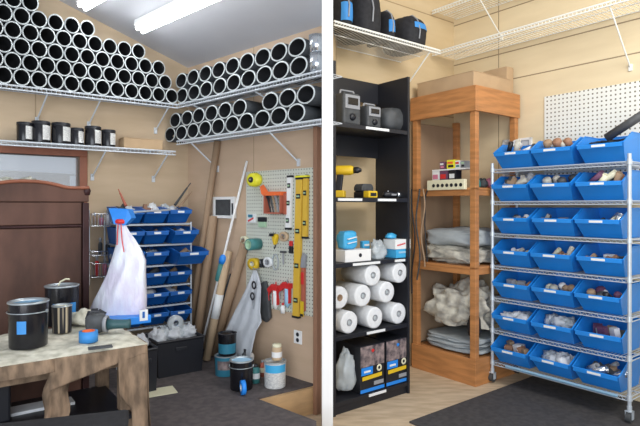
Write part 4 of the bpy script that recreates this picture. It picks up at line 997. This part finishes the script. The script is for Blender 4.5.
# ------------------------------------------------------------------ right wall of the left bay: framed panel, pegboard and tools
def R(px, py, y=-.012): return LR.on(px, py, y)
x0, z1 = R(214, 197); x1, z0 = R(235.5, 218.5)
t_ = thing('wall_screen', 'white framed dark panel mounted on the wall left of the pegboard', 'panel', LR, 0, 0, 0)
b = MB()
for q0, q1, g0, g1 in ((x0, x1, z1-.022, z1), (x0, x1, z0, z0+.022), (x0, x0+.025, z0+.022, z1-.022), (x1-.045, x1, z0+.022, z1-.022)): b.box(q0, q1, -.025, -.002, g0, g1)
b.done('frame', WHITE, t_, bevel=.002)
b = MB(); b.box(x0+.025, x1-.045, -.016, -.003, z0+.022, z1-.022); b.done('dark_inset', GREYD, t_)
b = MB(); b.box(x1-.03, x1-.012, -.027, -.024, z0+.03, z1-.05); b.done('side_strip', BLK, t_)
pa, pz = R(247, 172, 0); pa1 = R(314.5, 170, 0)[0]; pzb = R(285, 311, 0)[1]
b = MB(); b.box(pa, pa1, -.008, -.001, pzb, pz); o = b.done('pegboard', PEG); tag(put(o, LR, 0, 0, 0), 'white pegboard crowded with hand tools in the left bay', 'pegboard')
G = 'tools on the left pegboard'
def onpeg(name, label, cat, px, py, y=-.010, group=G):
    a, z = R(px, py, y); return thing(name, label, cat, LR, a, y, z, group=group)
def ring(name, label, px, py, ro, ri, dep, m, m2=None, y=-.012):
    t_ = onpeg(name, label, 'tape', px, py, y)
    b = MB(); b.lathe([(ri, 0), (ro, 0), (ro, -dep), (ri, -dep), (ri, 0)], 28, 'y', sx=1.2); b.done('roll', m, t_)
    b = MB(); b.lathe([(ri*.99, 0), (ri*.99, -dep-.001), (ri*.8, -dep-.001), (ri*.8, 0)], 22, 'y', sx=1.2); b.done('core', m2 or CARD2, t_)
    b = MB(); b.cyl((0, .004, ri*.5), (0, -dep-.01, ri*.6), .004); b.done('peg', GREY, t_); return t_
t_ = onpeg('measuring_tape_reel', 'large round yellow reel with a black hub at the top left of the pegboard', 'reel', 257.5, 180)
b = MB(); b.lathe([(.0005, 0), (.045, 0), (.052, -.02), (.048, -.055), (.03, -.062), (.0005, -.062)], 28, 'y', sx=1.25); b.done('case', YELB, t_)
b = MB(); b.lathe([(.0005, -.070), (.018, -.070), (.022, -.061)], 20, 'y', sx=1.2); b.done('hub', BLK, t_)
b = MB(); b.lathe([(.0005, -.073), (.006, -.073), (.008, -.069)], 14, 'y', sx=1.2); b.done('hub_cap', GREY, t_)
# red-orange pocket
xa, za = R(264.5, 193, -.05); xb, zb = R(284.5, 214, -.05)
t_ = thing('tool_holder', 'orange wooden pocket holder with small tools on the pegboard', 'holder', LR, 0, 0, 0, group=G)
b = MB(); b.box(xa, xa+.012, -.06, -.009, zb, za); b.box(xb-.04, xb-.028, -.06, -.009, zb, za); b.box(xa, xb-.028, -.06, -.009, zb, zb+.01); b.box(xb-.022, xb+.004, -.04, -.009, zb-.003, za-.005); b.done('case', REDB, t_)
b = MB(); b.box(xa-.004, xb-.024, -.065, -.009, za-.018, za+.006); b.faces([(xa-.05, -.05, za+.045), (xa-.01, -.05, za+.06), (xa+.06, -.06, za-.002), (xa-.02, -.06, za-.01)], [(0,1,2,3)]); b.done('orange_flap', ORG, t_, solid=.003)
for i in range(4):
    b = MB(); b.cyl((0, 0, 0), (.035, -.004, -.10), .007, .004, seg=8); b.cyl((0, 0, 0), (-.008, .002, .02), .012, .010, seg=10); o = b.done('small_tool', [BLK, GREYD, CARD2, GREY][i])
    tag(put(o, LR, xa+.03+i*.028, -.045, za-.035), 'thin dark hand tool standing in the orange pocket holder', 'tool', 'tools in the orange holder')
t_ = onpeg('blister_pack', 'red, white and blue blister pack at the left edge of the pegboard', 'packet', 253, 218)
b = MB(); b.box(-.045, .045, -.02, 0, -.035, .03); b.done('card', LBL, t_, bevel=.004); b = MB(); b.prism([(-.03, -.03), (.03, -.005), (.03, .005), (-.03, -.015)], -.024, -.019); b.done('red_stripe', RED, t_); b = MB(); b.box(-.03, .02, -.024, -.019, .005, .026); b.done('blue_corner', TEALB, t_)
t_ = onpeg('blister_pack', 'black topped clear pack beside the red, white and blue one', 'packet', 263, 221)
b = MB(); b.box(-.04, .045, -.018, 0, -.005, .028); b.done('card', BLK, t_, bevel=.003); b = MB(); b.box(-.038, .042, -.016, 0, -.045, -.005); b.done('blister', LIME, t_, bevel=.006)
ring('tape_roll', 'small beige tape roll on the left edge of the pegboard', 246, 240, .030, .016, .03, CREAM)
t_ = onpeg('tape_roll', 'wide teal tape roll sticking out on the pegboard', 'tape', 259, 244)
b = MB(); b.lathe([(.02, 0), (.042, 0), (.042, -.10), (.02, -.10), (.02, 0)], 28, 'y'); b.done('roll', TEAL, t_); b = MB(); b.lathe([(.0195, 0), (.0195, -.102), (.034, -.1015)], 24, 'y'); b.done('core', LIME, t_)
t_ = onpeg('clamp', 'yellow and black spring clamp hanging on the pegboard', 'clamp', 277, 238)
b = MB(); b.prism([(-.03, .02), (.02, .03), (.03, .01), (.01, -.04), (-.006, -.05), (-.02, -.01)], -.03, -.005); b.done('jaw', YEL, t_, bevel=.004); b = MB(); b.box(-.045, .0, -.034, -.01, .012, .032); b.cyl((.005, -.018, -.05), (-.01, -.018, -.075), .004); b.done('handle', BLK, t_)
ring('tape_roll', 'tan tape roll on the pegboard right of the yellow clamp', 285, 236.5, .034, .020, .022, TAN)
ring('tape_roll', 'bright yellow tape roll below the wide teal roll', 256.5, 263.5, .042, .018, .045, YEL, CREAM)
t_ = onpeg('black_clip', 'small black clip beside the bright yellow tape roll', 'clip', 264.5, 263); b = MB(); b.box(-.012, .012, -.04, 0, -.03, .03); b.done('body', BLK, t_, bevel=.003); b = MB(); b.cyl((0, -.045, .02), (0, -.03, -.02), .004); b.done('lever', GREY, t_)
ring('tape_roll', 'clear white tape roll below the clamp on the pegboard', 270, 262, .036, .020, .03, LBL, GREY)
t_ = onpeg('hammer', 'small grey tack hammer hanging on the pegboard', 'hammer', 284.5, 252)
b = MB(); b.cyl((-.025, -.014, 0), (.028, -.014, .002), .008); b.done('head', GREYD, t_); b = MB(); b.cyl((0, -.014, 0), (.004, -.014, -.085), .0055); b.done('handle', GREY, t_)
t_ = onpeg('cable_loop', 'grey looped cable hanging low on the pegboard', 'cable', 277, 262); b = MB(); b.tube([(.03*math.cos(q*.45), -.015, .055*math.sin(q*.45)) for q in range(15)], .005, 7); b.done('loop', CLOTHG, t_)
def level(label, px0, py0, px1, py1, m, w, dep=.022, y=-.012, vials=3, name='spirit_level'):
    a0_, z0_ = R(px0, py0, y); a1_, z1_ = R(px1, py1, y); L = z0_-z1_
    t_ = thing(name, label, 'level', LR, a0_, y, z1_, group=G)
    sh = a1_-a0_
    b = MB(); b.faces([(x+(s if zz == 0 else 0), yy_, zz) for zz in (0, L) for yy_ in (0, -dep) for x, s in ((-w/2, sh), (w/2, sh))], [(0,1,3,2), (4,6,7,5), (0,4,5,1), (2,3,7,6), (0,2,6,4), (1,5,7,3)]); b.done('bar', m, t_, bevel=.002)
    for k in range(vials):
        zz = L*(k+.5)/vials if vials > 1 else L*.5; xx = sh*(1-zz/L)
        b = MB(); b.box(xx-w*.33, xx+w*.33, -dep-.002, -dep+.002, zz-.016, zz+.016); v_ = b.done('vial_window', BLK, t_)
        b = MB(); b.cyl((xx-w*.2, -dep-.003, zz), (xx+w*.2, -dep-.003, zz), .006, seg=8); b.done('vial', LIME, v_)
    for zz in (0, L):
        b = MB(); xx = sh if zz == 0 else 0; b.box(xx-w/2-.002, xx+w/2+.002, -dep-.002, .0, zz-.004, zz+.010); b.done('end_cap', BLK, t_)
level('white spirit level hanging left of the yellow ones', 291.5, 177, 289.5, 229, WHITE, .042)
level('longest yellow spirit level reaching the bottom of the pegboard', 301, 179, 297.5, 317, LEVY, .058, vials=4)
level('shorter yellow spirit level hanging at the right of the long one', 307.3, 178, 306.5, 238, LEVY, .040, vials=2)
t_ = onpeg('yellow_hanger', 'thin yellow bar across the tops of the spirit levels', 'bar', 304, 176.5, y=-.012); b = MB(); b.box(-.055, .055, -.03, 0, -.006, .006); b.done('bar', YELB, t_); b = MB(); b.cyl((-.04, 0, .008), (-.04, -.03, .008), .004); b.cyl((.04, 0, .008), (.04, -.03, .008), .004); b.done('hook', GREY, t_)
t_ = onpeg('pipe_wrench', 'long brown and red handled wrench right of the long level', 'wrench', 304.5, 275, y=-.012)
b = MB(); b.box(-.014, .014, -.02, 0, -.24, .05); b.done('handle', REDB, t_, bevel=.003); b = MB(); b.prism([(-.02, .05), (.02, .05), (.02, .09), (.03, .13), (.0, .15), (-.012, .11)], -.022, 0); b.done('jaw', GREY, t_, bevel=.003); b = MB(); b.box(-.012, .012, -.023, -.019, -.06, .02); b.done('red_grip', RED, t_)
t_ = onpeg('utility_knife', 'red and black knife hanging beside the long yellow level', 'knife', 292, 246); b = MB(); b.box(-.014, .014, -.018, 0, -.05, .0); b.done('handle', BLK, t_, bevel=.003); b = MB(); b.box(-.012, .012, -.018, 0, .0, .035); b.done('blade_holder', RED, t_, bevel=.003)
# caulking guns
for i, (px, py, m, l) in enumerate(((274, 290, WHITE, 'red caulking gun with a white cartridge on the lower pegboard'), (285.5, 288, PBLUE, 'red caulking gun with a pale blue and white cartridge, right of the other'))):
    t_ = onpeg('caulking_gun', l, 'tool', px, py, y=-.03)
    b = MB(); b.lathe([(.0005, 0), (.021, 0), (.022, -.10), (.012, -.12), (.0005, -.135)], 18, M=Matrix.Translation((.02, 0, 0))); b.done('cartridge', m, t_)
    b = MB(); b.box(-.004, .006, -.012, .012, -.10, .03); b.box(.036, .044, -.012, .012, -.10, .03); b.box(-.01, .05, -.02, .02, .0, .035); b.prism([(-.065, .0), (-.045, -.03), (.0, .015), (.02, .04), (-.02, .04)], -.01, .01); b.done('frame', RED, t_)
    b = MB(); b.tube([(-.02, 0, .01), (-.06, 0, -.045), (-.055, 0, -.08)], .006, 7); b.cyl((.02, 0, .03), (.02, 0, .06), .004); b.done('trigger', GREY if i else RED, t_)
t_ = onpeg('spray_bottle', 'small white bottle hanging under the pale blue cartridge', 'bottle', 283, 308, y=-.03); b = MB(); b.lathe([(.0005, -.035), (.017, -.035), (.018, .01), (.008, .02), (.0005, .022)], 16); b.done('body', WHITE, t_); b = MB(); b.lathe([(.009, .02), (.009, .035), (.0005, .036)], 12); b.done('cap', RED, t_)
# yellow bits at bottom
t_ = onpeg('yellow_ruler', 'short yellow rule beside the foot of the long level', 'ruler', 302.5, 312, y=-.04); b = MB(); b.box(-.012, .012, -.008, 0, -.03, .07); b.done('blade', YEL, t_); b = MB(); b.box(-.012, .012, -.011, -.008, -.028, -.012); b.done('end', BLK, t_)
# hanging cloth with scissors
t_ = thing('hanging_cloth', 'white cloth hanging to a point from the left edge of the pegboard', 'cloth', LR, 0, 0, 0)
rowsC = [(270, 253.5, 256.5), (277, 251, 259), (287, 247, 261), (300, 240.5, 260.5), (312, 234.5, 260), (322, 229.5, 261.5), (331, 225.5, 256), (342, 222, 253.5), (352, 219, 251.5), (360, 217, 249)]
b = MB(); n = 22; vs = []
for k, (py, xa_, xb_) in enumerate(rowsC):
    for i in range(n+1):
        yo = -.05-.10*(k/9)**1.0-.005*math.sin(i*.8+k*.25)*min(1, k/3)
        a, z = LR.on(xa_+(xb_-xa_)*i/n, py, yo); vs.append((a, yo, max(z, ZL+.01)))
b.faces(vs, [(k*(n+1)+i, k*(n+1)+i+1, (k+1)*(n+1)+i+1, (k+1)*(n+1)+i) for k in range(len(rowsC)-1) for i in range(n)], True); b.done('cloth', CLOTHW, t_, solid=.004)
b = MB(); a, z = LR.on(255, 269, -.05); b.cyl((a, .0, z), (a, -.07, z+.005), .005); b.done('hook', GREY, t_)
a, z = LR.on(251.5, 291, -.13)
t_ = thing('scissors', 'black handled scissors hanging over the white cloth', 'scissors', LR, a, -.115, z)
for s in (-1, 1):
    b = MB(); b.lathe([(.020, -.006), (.030, 0), (.020, .006), (.016, 0), (.020, -.006)], 18, 'y', M=Matrix.Translation((s*.008, 0, s*.040)), sx=.9); b.done('handle', BLK, t_)
b = MB(); b.prism([(-.006, -.05), (.006, -.05), (.002, -.13), (-.001, -.13)], -.002, .002); b.done('blade', CHR2, t_)
# grey-brown pouch behind
a0_, z0_ = LR.on(265, 300, -.02)
b = MB(); b.prism([(-.03, .12), (.02, .14), (.05, .05), (.07, -.12), (.03, -.155), (-.045, -.13), (-.06, -.02)], -.03, 0); o = b.done('tool_pouch', GREYD, bevel=.008); tag(put(o, LR, a0_, -.012, z0_), 'dark grey pouch hanging beside the white cloth', 'pouch')
# outlet
a, z = R(298.5, 337, 0); t_ = thing('wall_outlet', 'small white outlet with dark sockets low on the wall', 'outlet', LR, a, -.001, z)
b = MB(); b.box(-.038, .038, -.008, 0, -.045, .045); b.done('plate', WHITE, t_, bevel=.003)
for s in (-1, 1): b = MB(); b.cyl((0, -.0095, s*.019), (0, -.007, s*.019), .014, seg=14); b.done('socket', BLK, t_)
# wooden post at the end of the wall
q0 = LR.on(314.5, 300, -.03)[0]
b = MB(); b.box(q0, aend-.006, -.045, -.001, .101, zr2-.005); o = b.done('wood_post', WOODP, bevel=.003); o['kind'] = 'structure'; put(o, LR, 0, 0, 0); o.name = 'trim_3'
P_ = None

# ------------------------------------------------------------------ cans on the raised floor by the right wall
def fpos(px, py, r):
    d = (H-ZL)*F/(py-HY)+r; return (px-CX)/F*d, d
def fr_(px, d): return px/F*d
X, Y = fpos(225.5, 377.5, .07); r = .074; h1 = .135
pail('paint_can', 'teal paint can with a red and white label under the stacked black can', 'can', X, Y, ZL+.001, r, h1, TEALB, LID, None, wire=False, labm=MOT, lw=.8, lz=(.35, .8))
pail('paint_can', 'black and teal paint can stacked on the teal can by the wall', 'can', X+.012, Y, ZL+h1+.006, .064, .148, BLKG, BLK, None, wire=False, labm=TEALB, lw=1.2, lz=(.1, .55))
X, Y = fpos(241.5, 392, .07)
pail('paint_pail', 'black open paint pail with a blue-white inside standing on the dark floor', 'pail', X, Y, ZL+.001, .075, .185, BLKG, LID, PBLUE, wire=True)
X, Y = fpos(243, 395.5, .01); t_ = thing('tape_roll', 'roll of blue tape standing upright against the open black pail', 'tape', WORLD, X, Y, ZL+.046, .35)
b = MB(); b.lathe([(.022, -.013), (.045, -.013), (.045, .013), (.022, .013), (.022, -.013)], 28, 'x'); b.done('tape', BLUEB, t_); b = MB(); b.lathe([(.0215, -.0135), (.0215, .0135), (.017, .0135), (.017, -.0135), (.0215, -.0135)], 22, 'x'); b.done('core', LBL, t_)
X, Y = fpos(275, 389.5, .065)
pail('paint_can', 'pale grey paint can with a blue band and a jar on its lid', 'can', X, Y, ZL+.001, .072, .165, LBLP, LID, None, wire=False, labm=SKYB, lw=1.1, lz=(.62, .92))
t_ = thing('glass_jar', 'small amber jar standing on the pale grey paint can', 'jar', WORLD, X+.012, Y, ZL+.172)
b = MB(); b.lathe([(.0005, 0), (.032, 0), (.034, .01), (.034, .075), (.028, .085), (.0005, .085)], 22); b.done('body', TAN, t_); b = MB(); b.lathe([(.03, .085), (.03, .102), (.0005, .103)], 20); b.done('lid', CREAM, t_); b = MB(); b.lathe([(.0345, .02), (.0345, .055)], 20); b.done('label', WHITE, t_)
for i, (px, py, r, h, m, mc, l) in enumerate(((245.5, 372, .026, .155, GREYD, BLK, 'dark grey bottle standing behind the open black pail'), (251, 372, .022, .15, WHITE, BLK, 'slim white bottle standing right of the dark grey bottle'), (255.5, 384, .03, .12, TEAL, BLK, 'small dark teal can right of the open black pail'), (262.5, 377, .018, .11, REDB, GREY, 'thin reddish bottle between the pail and the pale grey can'))):
    X, Y = fpos(px, py, r); t_ = thing('bottle', l, 'bottle', WORLD, X, Y, ZL+.001)
    b = MB(); b.lathe([(.0005, 0), (r, 0), (r, h*.75), (r*.5, h*.86), (.0005, h*.86)], 18); b.done('body', m, t_); b = MB(); b.lathe([(r*.5, h*.84), (r*.52, h), (.0005, h)], 14); b.done('cap', mc, t_)
    b = MB(); b.lathe([(r*1.01, h*.25), (r*1.01, h*.55)], 18); b.done('label', [LBL, GREYD, LBL, CREAM][i], t_)

# ------------------------------------------------------------------ light
w = bpy.data.worlds.new('World'); SC.world = w; w.use_nodes = True
bg = w.node_tree.nodes['Background']; bg.inputs[0].default_value = (.80, .88, 1.0, 1); bg.inputs[1].default_value = .5
def area(name, loc, target, sx, sy, power, col):
    l = bpy.data.lights.new(name, 'AREA'); l.shape = 'RECTANGLE'; l.size = sx; l.size_y = sy; l.energy = power; l.color = col
    o = bpy.data.objects.new(name, l); COL.objects.link(o); o.location = loc
    o.rotation_euler = (Vector(target)-Vector(loc)).to_track_quat('-Z', 'Y').to_euler(); return o
area('door_daylight', (-.8, -1.8, 1.9), (-.8, 4, 1.2), 3.2, 2.0, 105, (.86, .93, 1.0))
area('ceiling_fill', (-1.2, -1.2, .35), (-.9, 3.0, 3.0), 2.6, 1.2, 70, (.95, .96, 1.0))  # added fill lamp aimed up to brighten the left ceiling
area('bay_light', (2.0, 1.6, 3.3), (1.0, 4.6, 1.2), 1.6, 1.0, 75, (1.0, .96, .90))
area('bay_light_low', (1.2, -.8, 1.6), (1.1, 4.4, 1.2), 1.8, 1.6, 30, (.95, .97, 1.0))

cam = bpy.data.cameras.new('Camera'); co = bpy.data.objects.new('Camera', cam); COL.objects.link(co)
co.location = (0, 0, H); co.rotation_euler = (PI/2, 0, 0)
cam.sensor_width = 36; cam.lens = 36*F/640; cam.shift_y = -(HY-213)/640*-1
cam.clip_start = .05
SC.camera = co
SC.view_settings.view_transform = 'Standard'; SC.view_settings.look = 'None'; SC.view_settings.gamma = 1; SC.view_settings.exposure = 0
SC.view_settings.use_curve_mapping = False
